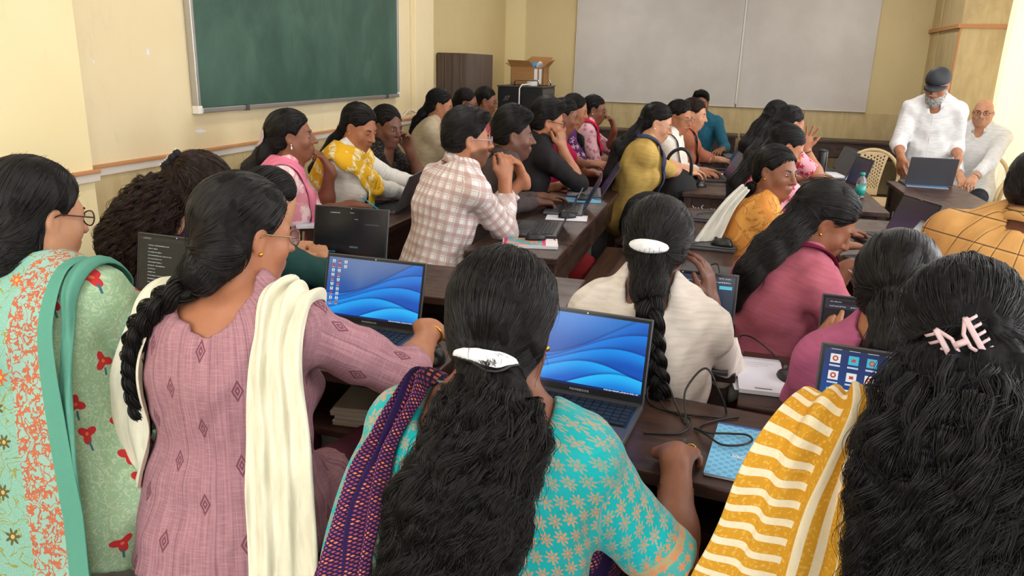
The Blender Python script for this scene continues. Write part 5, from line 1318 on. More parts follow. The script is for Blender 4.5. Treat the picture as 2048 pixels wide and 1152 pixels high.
def braid(j, ho, pts, r, mat='hair_black', turns=None, n=70, tail=.10, band=None):
    """three-strand plait along a path in the body frame, loose tail at its end"""
    up = A3((0, 0, 1)); C = [j.H+j.r0*p[0]+j.f0*p[1]+up*p[2] for p in pts]
    C = np.array(spline(C, 12))
    for _ in range(3):
        d = sdf(j.gar, C); C = C+grad(j.gar, C)*np.clip(r*1.0-d, 0, .06)[:, None]*(np.arange(len(C)) > 8)[:, None]
    seg = np.r_[0, np.cumsum(np.linalg.norm(np.diff(C, axis=0), axis=1))]; Lt = seg[-1]; m = int(Lt/.006); t = np.linspace(0, Lt, m); C = np.stack([np.interp(t, seg, C[:, q]) for q in range(3)], 1)
    for _ in range(3): C[1:-1] = (C[:-2]+2*C[1:-1]+C[2:])/4
    tan = np.gradient(C, axis=0); tan /= np.linalg.norm(tan, axis=1, keepdims=True); gr = grad(j.gar, C); gr[:8] = -j.f0; sv = np.cross(tan, gr); sv /= np.linalg.norm(sv, axis=1, keepdims=True); nv = np.cross(sv, tan)
    rr = r*np.interp(t/Lt, [0, .15, .75, 1], [1.05, 1.0, .75, .55]); ph = np.cumsum(np.r_[0, np.diff(t)]/(rr*5.2))*2*math.pi
    mb = MB(); rg = np.random.default_rng(3); SP = []; SR = []
    for k in range(3):
        a = ph+k*2*math.pi/3; Q = C+sv*(np.sin(a)*rr*.62)[:, None]+nv*(np.sin(2*a)*rr*.36)[:, None]
        mb.tube([tuple(q-j.O) for q in Q], list(rr*.56), 9)
        T2 = np.gradient(Q, axis=0); T2 /= np.linalg.norm(T2, axis=1, keepdims=True); e1 = np.cross(T2, nv); e1 /= np.linalg.norm(e1, axis=1, keepdims=True); e2 = np.cross(T2, e1)
        for q in range(n):
            an = rg.uniform(0, 6.28); i0 = rg.integers(0, max(1, m-16)); L_ = slice(i0, i0+15)
            ro = rr[L_]*.58+rg.uniform(0, .0025)
            SP.append(Q[L_]+e1[L_]*(np.cos(an+.03*np.arange(len(Q[L_])))*ro)[:, None]+e2[L_]*(np.sin(an+.03*np.arange(len(Q[L_])))*ro)[:, None])
    bo = mb.build('braid', mat+'_base', ho, smooth=True)
    end = C[-1]; dn = nrm(tan[-1]*.6-up*.6)
    if tail:
        mt = MB(); mt.tube([tuple(end-j.O+dn*tail*q) for q in (-.05, .1, .3, .6, .85, 1)], [r*.5, r*.62, r*.7, r*.55, r*.3, .002], 10); mt.build('braid_tail', mat, bo, smooth=True)
        for q in range(140):
            an = rg.uniform(0, 6.28); q1 = sv[-1]*math.cos(an)+nv[-1]*math.sin(an); tt = np.linspace(0, 1, 15); SP.append(end+dn*(tail*tt*rg.uniform(.8, 1.25))[:, None]+q1*(r*(.5+.35*np.sin(tt*2.6))+rg.uniform(-.003, .006)*tt)[:, None])
    if band: MB().tube([tuple(end-j.O+(sv[-1]*math.cos(q)+nv[-1]*math.sin(q))*r*.62) for q in np.linspace(0, 6.28, 14, endpoint=False)], .006, 6, closed=True).build('hair_band', band, bo, smooth=True)
    PT = np.array([p for p in SP if len(p) == 15])-j.O
    cv = bpy.data.hair_curves.new('strands'); cv.add_curves([15]*len(PT)); cv.attributes['position'].data.foreach_set('vector', PT.astype(np.float32).ravel())
    ra = cv.attributes.get('radius') or cv.attributes.new('radius', 'FLOAT', 'POINT'); ra.data.foreach_set('value', np.full(PT.shape[0]*15, .0008, np.float32))
    cv.materials.append(MATS[mat]); so = bpy.data.objects.new('hair_strands', cv); COL.objects.link(so); so.parent = bo; so['kind'] = 'stuff'
    return bo
def wrap(j, name, mat, prims, h=.014, fold=.004, parent=None):
    """a closed garment volume (saree wrap, skirt, apron of cloth)"""
    w1 = wob(fold, 30, 11); v, f = mesh_sdf(prims, h, (), None, w1); me = np_mesh(name, v-j.O, f); rel = v-j.P
    set_attr(me, 'cuv', np.stack([np.arctan2(rel@j.tr, -(rel@j.tf))*.18, rel@j.tu, rel[:, 0]*0], 1)); return link(name, me, mat, parent or j.o)

def on_hair(j, x, y, z, out=.0):
    """point of the hair surface in the direction (x, y, z) of the head frame"""
    dv = nrm(j.hr*x+j.hf*y+j.hu*z); ts = np.linspace(.05, .30, 126); X = j.H+ts[:, None]*dv; dd = sdf(j.hairP, X); i = np.where(dd < 0)[0]
    return j.H+dv*(ts[i[-1]] if len(i) else .11)+dv*out
# ------------------------------------------------------------------ the people
NEAR = (.010, .0055); MID = (.013, .0065); FAR = (.017, .0085)
def LONG(r=.05, l=.42, y=-.135, x=0.0): return [((0, -.095, -.02), r), ((x*.4, y, -.12), r*1.05), ((x*.8, y-.005, -.12-l*.35), r), ((x, y, -.12-l*.7), r*.85), ((x, y, -.12-l), r*.45)]
BUN = [((0, -.10, -.01), .042), ((0, -.128, -.02), .042), ((0, -.132, -.035), .036)]
# --- front row
F1 = person('person in a sea-green embroidered dupatta and dark red glasses at the picture edge', (-1.47, 1.35, 1.195), a=-8, ha=16, hp=12, s=.99, b=1.2, lean=.03, side=-.07, skin='skin_light', top='green_tulip', sl=.40, hemw=.14, neck=(.085, .05, .03), res=NEAR,
            R=dict(w=(-1.30, 1.70, .77), e=(-1.02, 1.38, .72)), L=dict(w=(-1.69, 1.85, .80), e=(-1.9, 1.6, .72), d=(.55, .6, -.1)), hair=dict(chain=[((0, -.085, -.06), .058), ((-.01, -.10, -.095), .05)], tie=(0, -.09, -.09), vol=1.04, n=4500, r=.0007, h=.007, L=.13, steps=14),
            glasses='frame_dark', bottom='salwar_green', extra=lambda j: [rc(j.P-j.f0*.03, j.P-j.f0*.07-A3((0, 0, .12)), .20, .22, .06, j.f0, 1.5, flat=1), rc(j.P+j.r0*.12, j.P+j.r0*.27+j.f0*.12-A3((0, 0, .03)), .12, .10, .06)])
drape(F1, 'dupatta', 'green_embroidered', [(.04, .12, -.16), (.04, .06, -.03), (.035, -.03, .03), (.02, -.12, -.08), (.015, -.17, -.26), (.02, -.21, -.46), (.025, -.25, -.68), (.03, -.27, -.86)], .36, nu=70, nv=26, pleats=1.5, amp=.004, wprof=[.6, .7, .75, .9, 1, 1, 1], off=.010)
drape(F1, 'dupatta_fold', 'green_edge', [(.17, .09, -.16), (.165, .03, -.03), (.165, -.06, -.05), (.17, -.13, -.18), (.175, -.18, -.36), (.18, -.22, -.6), (.185, -.25, -.84)], .032, nu=50, nv=6, pleats=1, amp=.006, off=.016)
F3 = person('person in a mauve kurta and cream dupatta typing at the blue-screen laptop', (-1.0, 1.445, 1.175), a=2, ha=32, hp=12, s=1.0, b=1.07, lean=.05, side=-.03, skin='skin_mid', top='mauve_weave', sl=.335, neck=(.092, .05, .045), res=NEAR, infl=.014, bottom='wine',
            R=dict(w=(-.69, 1.77, .875), e=(-.60, 1.50, .80), d=(.5, .6, -.35), curl=.4), L=dict(w=(-1.2, 1.78, .79)), glasses='frame_metal', ears='gold',
            hair=dict(chain=[((0, -.09, -.03), .055), ((-.03, -.115, -.075), .045)], tie=(-.02, -.105, -.055), vol=1.05, n=5500, r=.0007, h=.007, L=.14, steps=14),
            extra=lambda j: [rc(j.P-j.f0*.02+A3((0, 0, .03)), j.P-j.f0*.09-A3((0, 0, .125)), .195, .205, .06, j.f0, 1.55, flat=1)])
braid(F3, F3.hair, [(-.03, -.11, -.07), (-.075, -.135, -.13), (-.12, -.145, -.20), (-.14, -.15, -.34), (-.145, -.15, -.53)], .026, n=180, tail=.17)
drape(F3, 'dupatta', 'cream_dup', [(.10, .12, -.12), (.14, .05, -.02), (.17, -.03, -.005), (.20, -.12, -.09), (.23, -.17, -.24), (.255, -.21, -.42), (.28, -.25, -.62), (.29, -.26, -.78)], .15, nu=70, nv=30, pleats=3, amp=.011, wprof=[.7, .7, .75, .9, 1.0, 1.0, 1.05, .9])
drape(F3, 'dupatta_end', 'cream_dup', [(-.09, .10, -.12), (-.115, .03, -.03), (-.135, -.05, -.03), (-.17, -.09, -.14), (-.185, -.10, -.28), (-.17, -.10, -.42)], .12, nu=50, nv=14, pleats=2.5, amp=.006, wprof=[.8, .8, 1, 1.1, 1, .5])
bangle(F3, 1, .022, .033, n=1, tr=.0035); necklace(F3)
MB().tube([tuple(on_hair(F3, *p, .002)-F3.O) for p in ((-.040, -.085, .075), (-.038, -.10, .05), (-.032, -.108, .025), (-.028, -.11, .005))], [.0025, .002, .0018, .0012], 6).build('hair_pin', 'silver', F3.o, smooth=True)
F5 = person('person in a turquoise brocade blouse with a white arc barrette, back turned', (-.335, 1.20, 1.12), a=0, ha=-2, hp=12, s=1.0, b=1.14, lean=.08, sw=.145, skin='skin_brown', top='brocade', sl=.265, hemw=.075, neck=(.118, .05, .095), res=(.0095, .0055), infl=.010, face=True, tname='blouse', bottom='pallu',
            R=dict(w=(-.028, 1.405, .812), e=(.02, 1.05, .60), d=(.12, .9, -.28), curl=.55, spread=.2), L=dict(w=(-.42, 1.5, .79), e=(-.52, 1.1, .55)), ears='gold', folds=.0025,
            hair=dict(chain=[((.01, -.098, -.055), .050), ((.02, -.125, -.11), .058), ((.02, -.14, -.18), .070), ((.012, -.145, -.27), .080), ((.0, -.145, -.34), .070), ((-.005, -.14, -.39), .035)], tie=(0, -.112, -.062), vol=1.10, n=8000, r=.00048, h=.007, L=.15, steps=16, curl=.0085, wave=.078, disp=.004, flyaway=.06, locks=700, lock_n=32, lock_L=.20, lock_lift=.016))
F5s = wrap(F5, 'saree', 'pallu', [el(F5.P-A3((0, 0, .06)), (.25, .19, .13), None, .05), rc(F5.P+A3((-.1, .1, -.04)), F5.P+A3((-.1, .42, -.05)), .12, .1, .05), rc(F5.P+A3((.1, .1, -.04)), F5.P+A3((.1, .42, -.05)), .12, .1, .05), rc(F5.P+A3((0, .42, -.08)), F5.P+A3((0, .46, -.45)), .18, .2, .08)])
drape(F5, 'pallu', 'pallu', [(-.06, .14, -.15), (-.095, .07, -.03), (-.125, -.03, -.005), (-.155, -.10, -.085), (-.168, -.14, -.19), (-.172, -.16, -.33), (-.172, -.18, -.48), (-.17, -.2, -.62)], .125, nu=80, nv=44, pleats=3.0, amp=.013, wprof=[.5, .5, .45, .55, .75, .9, 1, 1.05], off=.007)
drape(F5, 'saree_edge', 'brocade', [(-.14, .08, -.1), (-.165, .0, -.03), (-.19, -.06, -.09), (-.215, -.09, -.2), (-.225, -.1, -.34), (-.225, -.1, -.5), (-.22, -.1, -.62)], .06, nu=50, nv=8, pleats=1, amp=.004, off=.006)
drape(F5, 'saree_band', 'pallu', [(.21, -.09, -.36), (.15, -.17, -.43), (.06, -.2, -.47), (-.06, -.2, -.5)], .06, nu=40, nv=6, pleats=1, amp=.004, off=.012, side='auto')
bangle(F5, 1, .075, .034, n=2, tr=.0018)
ring_c = F5.W[1]+F5.D[1]*.105+A3((.012, 0, .0)); MB().tube([tuple(ring_c-F5.O+A3((.0105*math.cos(t), 0, .0105*math.sin(t)))) for t in np.linspace(0, 6.28, 14, endpoint=False)], .0017, 6, closed=True).build('ring', 'gold', F5.o, smooth=True)
def arc_clip(j, z0, w, h, mats, name='barrette', x0=0.0, bow=0.0, full=False):
    """curved barrette hugging the hair across the back of the head; full = oval, else a half moon"""
    v = []; n = 25; m = 6; f = []
    for i in range(n):
        t = i/(n-1)*2-1; hh = h*math.sqrt(max(0, 1-t*t))+.0006
        for k in range(m):
            q = k/(m-1); zz = z0+bow*t*t+(hh*(2*q-1) if full else hh*q*1.6); p = on_hair(j, x0+t*w, -.115, zz, .012+.004*math.sin(math.pi*q)*math.sqrt(max(0, 1-t*t))); v.append(tuple(p-j.O))
    for i in range(n-1):
        for k in range(m-1): f.append((i*m+k, i*m+k+1, (i+1)*m+k+1, (i+1)*m+k))
    o = MB().add(v, f).build(name, mats[0], j.o, smooth=True); s_ = o.modifiers.new('s', 'SOLIDIFY'); s_.thickness = .004; s_.offset = 0
    if not full: MB().tube([tuple(on_hair(j, x0+t*w*1.04, -.115, z0-.0015+bow*t*t, .013)-j.O) for t in np.linspace(-1, 1, 21)], .0026, 6).build('clip_edge', mats[1], o, smooth=True)
    return o
arc_clip(F5, -.040, .054, .010, ('clip_white', 'black_plastic'), bow=-.006)
F6 = person('person in a mustard striped dupatta with a pale claw clip, back turned', (.405, 1.335, 1.14), a=4, ha=10, hp=10, hr=-6, s=1.0, b=1.15, sw=.175, lean=.06, skin='skin_brown', top='mustard_print', sl=.36, neck=(.09, .05, .03), res=(.011, .0065), face=False, bottom='mustard',
            R=dict(w=(.62, 1.62, .79)), L=dict(w=(.33, 1.60, .79), e=(.22, 1.25, .60)),
            hair=dict(mat='hair_soft', chain=[((0, -.075, .0), .08), ((.0, -.115, -.10), .115), ((.005, -.14, -.22), .14), ((.01, -.145, -.34), .15), ((.01, -.145, -.46), .145), ((0, -.145, -.56), .09)], tie=(-.0, -.118, .0), vol=1.12, n=10000, r=.0005, h=.008, L=.16, steps=16, curl=.0115, wave=.10, disp=.006, flyaway=.10, ears=False, locks=1050, lock_n=34, lock_L=.30, lock_lift=.022, lock_r=.0042))
drape(F6, 'dupatta', 'mustard_stripe', [(-.06, .13, -.14), (-.11, .06, -.02), (-.15, -.02, .0), (-.19, -.08, -.07), (-.215, -.11, -.2), (-.245, -.13, -.36), (-.275, -.15, -.52), (-.295, -.16, -.66)], .30, nu=80, nv=40, pleats=4, amp=.008, wprof=[.5, .55, .6, .75, .85, .95, 1.0, 1.05], off=.01, vs=1.0)
drape(F6, 'dupatta_end', 'mustard_stripe', [(.06, .12, -.12), (.11, .04, -.01), (.15, -.04, -.02), (.19, -.09, -.12), (.21, -.12, -.3), (.22, -.14, -.5)], .18, nu=50, nv=16, pleats=3, amp=.007, off=.01)
# claw clip of two toothed combs on a hinge
cl = MB()
for q in (-1, 1):
    cl.box(-.004, .004, -.006, .006, -.030, .030, .002, Matrix(((1, 0, 0, q*.020), (0, 1, 0, 0), (0, 0, 1, 0), (0, 0, 0, 1))))
    for k in range(5): cl.tube([(q*.020, 0, -.024+.012*k), (q*.034, .012, -.024+.012*k), (q*.036, .028, -.024+.012*k)], [.0028, .0024, .001], 6)
    cl.tube([(q*.020, 0, -.03), (q*.008, -.008, -.01), (q*.008, -.008, .01), (q*.02, 0, .03)], .003, 6)
cl.tube([(-.010, -.008, 0), (.010, -.008, 0)], .005, 8)
fr = Matrix(np.stack([F6.hr, F6.hf, F6.hu], 1).tolist()) @ Matrix.Rotation(math.radians(-28), 3, 'Y')
c0 = on_hair(F6, -.012, -.115, .010, .012)-F6.O; cl.v = [tuple(Vector(c0)+fr @ Vector(p)) for p in cl.v]; cl.build('claw_clip', 'clip_pink', F6.o, smooth=True)
# --- second row
F2 = person('person in a dark purple top with a dotted scrunchie, head bowed', (-1.82, 2.365, 1.055), a=12, ha=14, hp=38, hr=10, s=1.10, b=1.05, lean=.0, skin='skin_light', top='dark_purple', sl=.42, res=MID, face=False,
            R=dict(w=(-1.6, 2.68, .79)), L=dict(w=(-1.95, 2.66, .79)), hair=dict(mat='hair_brown', chain=[((-.02, -.07, .02), .075), ((-.045, -.12, -.03), .085), ((-.08, -.15, -.11), .095), ((-.10, -.15, -.20), .085), ((-.09, -.15, -.27), .04)], tie=(-.035, -.11, .035), vol=1.14, n=3000, r=.0008, h=.009, L=.14, steps=14, curl=.0105, wave=.09, disp=.006, flyaway=.08, ears=False, locks=420, lock_n=16, lock_L=.22, lock_lift=.018))
sc = MB()
for k in range(9): an = k/9*6.28; sc.ell(on_hair(F2, -.040+.020*math.cos(an), -.11, .040+.026*math.sin(an), .012)-F2.O, (.013,)*3, 8, 6)
so_ = sc.build('scrunchie', 'black_cloth', F2.o, smooth=True)
dt = MB(); rg_ = random.Random(5)
for k in range(16): an = rg_.uniform(0, 6.28); dt.ell(on_hair(F2, -.040+.022*math.cos(an), -.11, .040+.03*math.sin(an), .025)-F2.O, (.0022,)*3, 6, 4)
tag(dt.build('dots', 'pearl', so_, smooth=True), kind='stuff')
F4 = person('person in a dark green top mostly hidden behind the mauve kurta', (-1.52, 2.36, 1.055), a=20, ha=30, hp=20, s=.97, b=1.0, lean=.06, skin='skin_light', top='dark_teal', sl=.45, res=MID, face=False, R=dict(w=(-1.47, 2.60, .80), e=(-1.2, 2.35, .75), d=(-.4, .5, .2)), L=dict(w=(-1.6, 2.55, .79)), hair=dict(chain=LONG(.045, .2), n=1500, r=.0009))
F7 = person('person in a white blouse with a white oval barrette, hand at cheek', (-.146, 2.07, 1.082), a=4, ha=6, hp=26, s=.99, b=.98, lean=.02, skin='skin_dark', top='white_blouse', sl=.40, infl=.016, neck=(.066, .04, -.005), res=NEAR, face=False, folds=.005, tname='blouse',
            R=dict(w=(.005, 2.15, .915), e=(.10, 2.18, .60), d=(-.15, .02, 1), n=(.9, -.3, .2), curl=.45), L=dict(w=(-.25, 2.25, .79)),
            hair=dict(chain=[((0, -.105, -.05), .05), ((.005, -.13, -.11), .045)], tie=(0, -.12, -.045), vol=1.10, n=7000, r=.00068, h=.007, L=.15, steps=16, flyaway=.2, curl=.0025, wave=.06))
braid(F7, F7.hair, [(0, -.13, -.10), (.015, -.15, -.17), (.03, -.165, -.25), (.05, -.17, -.34), (.06, -.17, -.41)], .031, n=170, tail=.03, band='bead_red')
arc_clip(F7, -.030, .052, .0155, ('clip_white', 'clip_white'), x0=-.004, full=True)
F9 = person('person in a pink top half hidden behind the mustard striped dupatta', (.43, 1.945, 1.06), a=8, ha=14, hp=18, s=1.03, b=.92, lean=-.06, sw=.13, skin='skin_mid', top='pink_top', sl=.42, res=MID, face=False, infl=.016,
            L=dict(w=(.32, 2.20, .80), e=(.24, 2.0, .60), d=(.15, .6, .5), n=(-1, -.3, .1), curl=.5, thumb=0), R=dict(w=(.6, 2.2, .76)), hair=dict(chain=[((0, -.1, -.03), .05), ((0, -.13, -.12), .045), ((.02, -.14, -.24), .035)], vol=1.1, n=4500, r=.0008, h=.008, L=.14, steps=14))
F8 = person('person in a rose kurta bending over the desk with a pen', (.345, 2.665, 1.08), a=66, ha=90, hp=34, s=.99, b=1.22, lean=.13, skin='skin_brown', top='rose', sl=.40, neck=(.08, .05, .02), res=(.011, .0055), infl=.015, ears='gold', eyes='down', bottom='rose',
            R=dict(w=(.55, 2.62, .805), e=(.25, 2.15, .75), d=(.7, .5, -.15), curl=.6), L=dict(w=(.50, 3.0, .86), e=(.45, 2.9, .6), d=(.8, .25, .15), n=(0, .3, 1), curl=.7),
            hair=dict(chain=[((0, -.085, .0), .058), ((.02, -.14, -.05), .058), ((.03, -.20, -.11), .055), ((.035, -.245, -.18), .045), ((.03, -.26, -.27), .028)], tie=(0, -.10, .0), vol=1.05, n=5500, r=.0008, h=.007, L=.17, steps=16, curl=.003, wave=.10, flyaway=.08))
drape(F8, 'dupatta', 'maroon_dup', [(.05, -.05, .03), (.075, .04, -.01), (.07, .12, -.12), (.06, .15, -.24), (.06, .16, -.38)], .08, nu=40, nv=10, pleats=2, amp=.006)
bangle(F8, 1, .025, .032, n=2); bangle(F8, -1, .03, .032, 'clip_pink', .004); necklace(F8)
pen('cyan pen held by the person in the rose kurta', tuple(F8.W[-1]+F8.D[-1]*.085+A3((-.015, -.01, .012))), tuple(F8.W[-1]+F8.D[-1]*.085+A3((.07, .05, .075))), 'pen_cyan', 'white_plastic')
F10 = person('person in a tan shirt with a dark check at the picture edge', (.985, 2.80, 1.215), a=28, ha=40, hp=8, s=1.03, b=1.2, lean=.10, side=.07, male=True, skin='skin_dark', top='tan_check', sl=.50, infl=.018, neck=(.062, .03, -.01), res=MID, face=False, collar=True, tname='shirt', bottom='navy_trouser', hair=dict(style='short', n=2500, r=.0009, nape=-.075), folds=.005,
             R=dict(w=(1.25, 3.1, .79)), L=dict(w=(1.0, 3.15, .79)))
# --- middle block, left of the aisle
M1 = person('person in a pink and white plaid shirt and glasses with clasped hands', (-1.15, 3.42, 1.205), a=45, ha=62, hp=2, s=1.04, b=1.1, lean=.12, male=True, skin='skin_mid', top='plaid', sl=.47, infl=.016, neck=(.062, .035, -.008), collar=True, tname='shirt', beard=.75, glasses='frame_silver', eyes='open', res=(.011, .0055), folds=.005, bottom='navy_trouser',
            R=dict(w=(-1.005, 3.565, 1.005), e=(-.96, 3.36, .72), d=(-.02, .22, 1), n=(.75, -.7, .15), curl=.95, spread=.02), L=dict(w=(-.935, 3.66, 1.0), e=(-.86, 3.68, .7), d=(-.32, -.25, 1), n=(.7, .4, .3), curl=.75, spread=.02), hair=dict(style='short', n=3500, r=.0009, h=.007, nape=-.07, vol=1.06, top=.012))
M2 = person('person in a brown-grey shirt leaning on the desk behind the plaid shirt', (-1.06, 3.90, 1.19), a=60, ha=74, hp=4, s=1.0, b=1.0, lean=.12, male=True, skin='skin_dark', top='brown_grey', sl=.50, neck=(.062, .03, -.01), collar=True, tname='shirt', beard=.35, eyes='open', res=MID, R=dict(w=(-.985, 4.16, .80), e=(-1.2, 3.9, .7), d=(.75, .5, -.05), curl=.95), L=dict(w=(-1.0, 4.35, .8)), hair=dict(style='short', n=2000, nape=-.06, vol=1.04, top=.022))
M3 = person('person in a black shirt resting cheek on fist', (-1.06, 4.69, 1.21), a=58, ha=74, hp=10, s=1.02, b=1.02, lean=.12, male=True, skin='skin_mid', top='black_shirt', sl=.34, neck=(.062, .03, -.01), collar=True, tname='shirt', beard=.2, glasses='frame_dark', eyes='down', res=MID, R=dict(w=(-.955, 4.645, 1.065), e=(-.90, 4.5, .72), d=(-.15, -.05, 1), n=(.9, -.5, 0), curl=.9), hair=dict(style='short', n=2000, nape=-.07, vol=1.10, top=.012))
W4 = person('person in magenta mostly hidden by the black shirt person', (-1.10, 5.42, 1.205), a=80, ha=84, hp=16, s=.95, skin='skin_brown', top='magenta', sl=.25, res=FAR, R=dict(w=(-.93, 5.78, .80), d=(.8, .4, -.1)), hair=dict(chain=BUN, n=700))
W5 = person('person in a purple flowered kurta typing beyond the black shirt', (-1.135, 5.97, 1.215), a=80, ha=88, hp=16, s=.96, skin='skin_mid', top='purple_print', sl=.24, res=FAR, R=dict(w=(-.86, 6.03, .80), e=(-1.1, 5.8, .7), d=(.9, .2, -.1)), hair=dict(chain=[((.0, -.09, -.03), .045), ((.05, -.08, -.13), .04), ((.10, .02, -.24), .04), ((.1, .05, -.36), .03)], n=900))
bangle(W5, 1, .03, .03)
W6 = person('person with a crimson dupatta and hand at the chin', (-1.105, 6.70, 1.185), a=80, ha=90, hp=10, s=.96, skin='skin_brown', top='pink_print', sl=.30, res=FAR, glasses='frame_metal', ears='pearl', L=dict(w=(-.93, 6.72, 1.03), e=(-.88, 6.85, .75), d=(-.25, -.05, 1), n=(.8, .3, .2), curl=.8), R=dict(w=(-.84, 6.6, .8), d=(.9, .2, 0)), hair=dict(chain=BUN, n=700))
drape(W6, 'dupatta', 'crimson', [(.05, -.05, .03), (.08, .04, -.01), (.075, .12, -.12), (.05, .15, -.24), (.04, .15, -.36)], .12, nu=36, nv=10, pleats=2, amp=.006)
# --- by the left wall
L1 = person('person in a pink flowered kurta and pink dupatta writing with a cyan pen', (-2.045, 3.39, 1.175), a=60, ha=68, hp=-2, s=1.0, b=1.1, lean=.10, skin='skin_brown', top='pink_rose', sl=.32, res=(.012, .006), ears='silver', eyes='open', seam='back',
            R=dict(w=(-1.87, 3.66, .80), e=(-2.05, 3.2, .72), d=(.75, .55, -.1), curl=.75), L=dict(w=(-1.945, 3.56, 1.0), e=(-1.84, 3.66, .72), d=(-.35, -.32, .9), n=(.6, .3, .5), curl=.85), hair=dict(chain=[((0, -.09, -.02), .055), ((0, -.14, -.10), .055), ((.0, -.17, -.20), .05), ((-.01, -.19, -.32), .035)], tie=(0, -.105, -.01), vol=1.08, n=3500, r=.0009, L=.15, h=.008))
drape(L1, 'dupatta', 'pink_dup', [(.11, -.10, -.12), (.10, -.03, .015), (.085, .06, -.03), (.05, .13, -.14), (.03, .15, -.26), (.02, .16, -.38)], .13, nu=44, nv=14, pleats=3, amp=.006)
drape(L1, 'dupatta_end', 'pink_dup', [(-.05, .14, -.3), (-.08, .10, -.12), (-.10, .0, .01), (-.10, -.10, -.12)], .11, nu=30, nv=10, pleats=2, amp=.006)
arc_clip(L1, .0, .022, .03, ('clip_pink', 'clip_pink'), 'claw_clip', x0=.03, full=True)
MB().tube([tuple(L1.hp(.079, .002, -.038-.006*k)-L1.O) for k in range(5)], [.002, .003, .004, .006, .003], 6).build('drop_earring', 'silver', L1.o, smooth=True)
pen('cyan marker in the writing hand of the pink dupatta person', tuple(L1.W[1]+L1.D[1]*.13+A3((.02, -.02, -.012))), tuple(L1.W[1]+L1.D[1]*.05+A3((-.02, .02, .05))), 'pen_cyan', 'white_plastic')
L2 = person('person in a white kurta with a yellow and white tie-dyed dupatta', (-1.905, 3.835, 1.195), a=80, ha=100, hp=24, s=.98, b=1.02, lean=.08, skin='skin_mid', top='white_kurta', sl=.50, res=(.013, .006), ears='gold', seam='back', R=dict(w=(-1.76, 4.12, .80), e=(-2.0, 3.8, .68), d=(.7, .6, -.05), curl=.4), L=dict(w=(-1.72, 4.42, .80), e=(-1.85, 4.35, .65), d=(.8, .3, -.1)), hair=dict(chain=[((0, -.1, -.04), .04), ((0, -.12, -.14), .036), ((0, -.13, -.26), .03)], n=2000, h=.008))
drape(L2, 'dupatta', 'white_tiedye', [(.13, -.12, -.2), (.13, -.06, -.02), (.10, .05, -.03), (.03, .13, -.12), (-.03, .13, -.12), (-.10, .05, -.02), (-.12, -.05, .0), (-.12, -.13, -.15)], .20, nu=60, nv=18, pleats=3, amp=.008, side='auto')
drape(L2, 'dupatta_end', 'white_tiedye', [(.02, .15, -.1), (.03, .17, -.22), (.03, .18, -.36)], .14, nu=24, nv=12, pleats=3, amp=.007)
bangle(L2, 1, .03, .03)
L3 = person('person in black lace with the fingers at the cheek', (-1.965, 4.33, 1.165), a=90, ha=112, hp=14, s=.97, lean=.10, skin='skin_dark', top='black_lace', sl=.2, res=MID, eyes='open', seam='back', L=dict(w=(-1.84, 4.37, 1.02), e=(-1.76, 4.5, .75), d=(-.12, -.15, 1), n=(.3, .9, .1), curl=.6), hair=dict(chain=[((0, -.09, -.03), .05), ((.05, -.08, -.14), .045), ((.10, .0, -.24), .04)], n=1500))
L4 = person('person in a beige kurta against the far left wall', (-2.165, 5.76, 1.215), a=75, ha=78, hp=14, s=1.0, b=1.1, lean=.05, skin='skin_mid', top='beige', sl=.30, res=FAR, seam='back', eyes='down', R=dict(w=(-1.85, 5.85, .79)), hair=dict(chain=[((0, -.1, -.03), .045), ((0, -.14, -.08), .045), ((0, -.16, -.16), .04), ((0, -.16, -.24), .02)], n=900, curl=.004))
necklace(L4)
L5 = person('person in a dark top and glasses between the beige kurta and the salmon top', (-2.155, 6.36, 1.21), a=76, ha=82, hp=12, s=.96, skin='skin_brown', top='dark_purple', res=FAR, glasses='frame_dark', hair=dict(chain=BUN, n=700))
L6 = person('person in a salmon top and glasses beside the charging cart', (-2.125, 6.84, 1.215), a=76, ha=86, hp=12, s=.96, skin='skin_brown', top='salmon', res=FAR, glasses='frame_metal', ears='gold', hair=dict(chain=BUN, n=700))
# --- right of the aisle
R1 = person('person in a mustard kurta with a blue scarf typing at the chalked desk', (-.44, 5.215, 1.20), a=76, ha=88, hp=20, s=1.0, b=1.05, lean=.10, skin='skin_light', top='mustard', sl=.33, res=(.013, .0065), glasses='frame_silver', ears='pearl', R=dict(w=(-.17, 5.62, .80), e=(-.4, 5.2, .7), d=(.7, .6, -.05), curl=.35), L=dict(w=(-.16, 5.85, .80), d=(.8, .2, -.1)), hair=dict(chain=[((0, -.1, -.01), .042), ((0, -.14, -.10), .05), ((0, -.17, -.22), .055), ((0, -.185, -.36), .05), ((0, -.19, -.48), .03)], n=2500, L=.15, h=.008))
drape(R1, 'scarf', 'blue_scarf', [(.06, -.06, .03), (.085, .03, -.0), (.085, .11, -.10), (.08, .15, -.22), (.08, .15, -.36)], .09, nu=40, nv=10, pleats=2, amp=.006)
drape(R1, 'scarf_loop', 'blue_scarf', [(.07, -.06, .03), (.0, -.09, .035), (-.07, -.05, .02)], .06, nu=20, nv=8, pleats=1, amp=.005, side='auto')
R2 = person('person with a white dupatta between the mustard and rust kurta people', (-.335, 5.86, 1.205), a=95, ha=120, hp=14, s=.96, lean=.10, skin='skin_mid', top='white_kurta', sl=.40, res=FAR, glasses='frame_metal', seam='back', R=dict(w=(-.12, 6.05, .8), d=(.8, .3, 0)), hair=dict(chain=BUN, n=700))
drape(R2, 'dupatta', 'white_dup', [(.09, -.06, .0), (.09, .05, -.03), (.06, .13, -.14), (.04, .15, -.28)], .14, nu=30, nv=10, pleats=2, amp=.008)
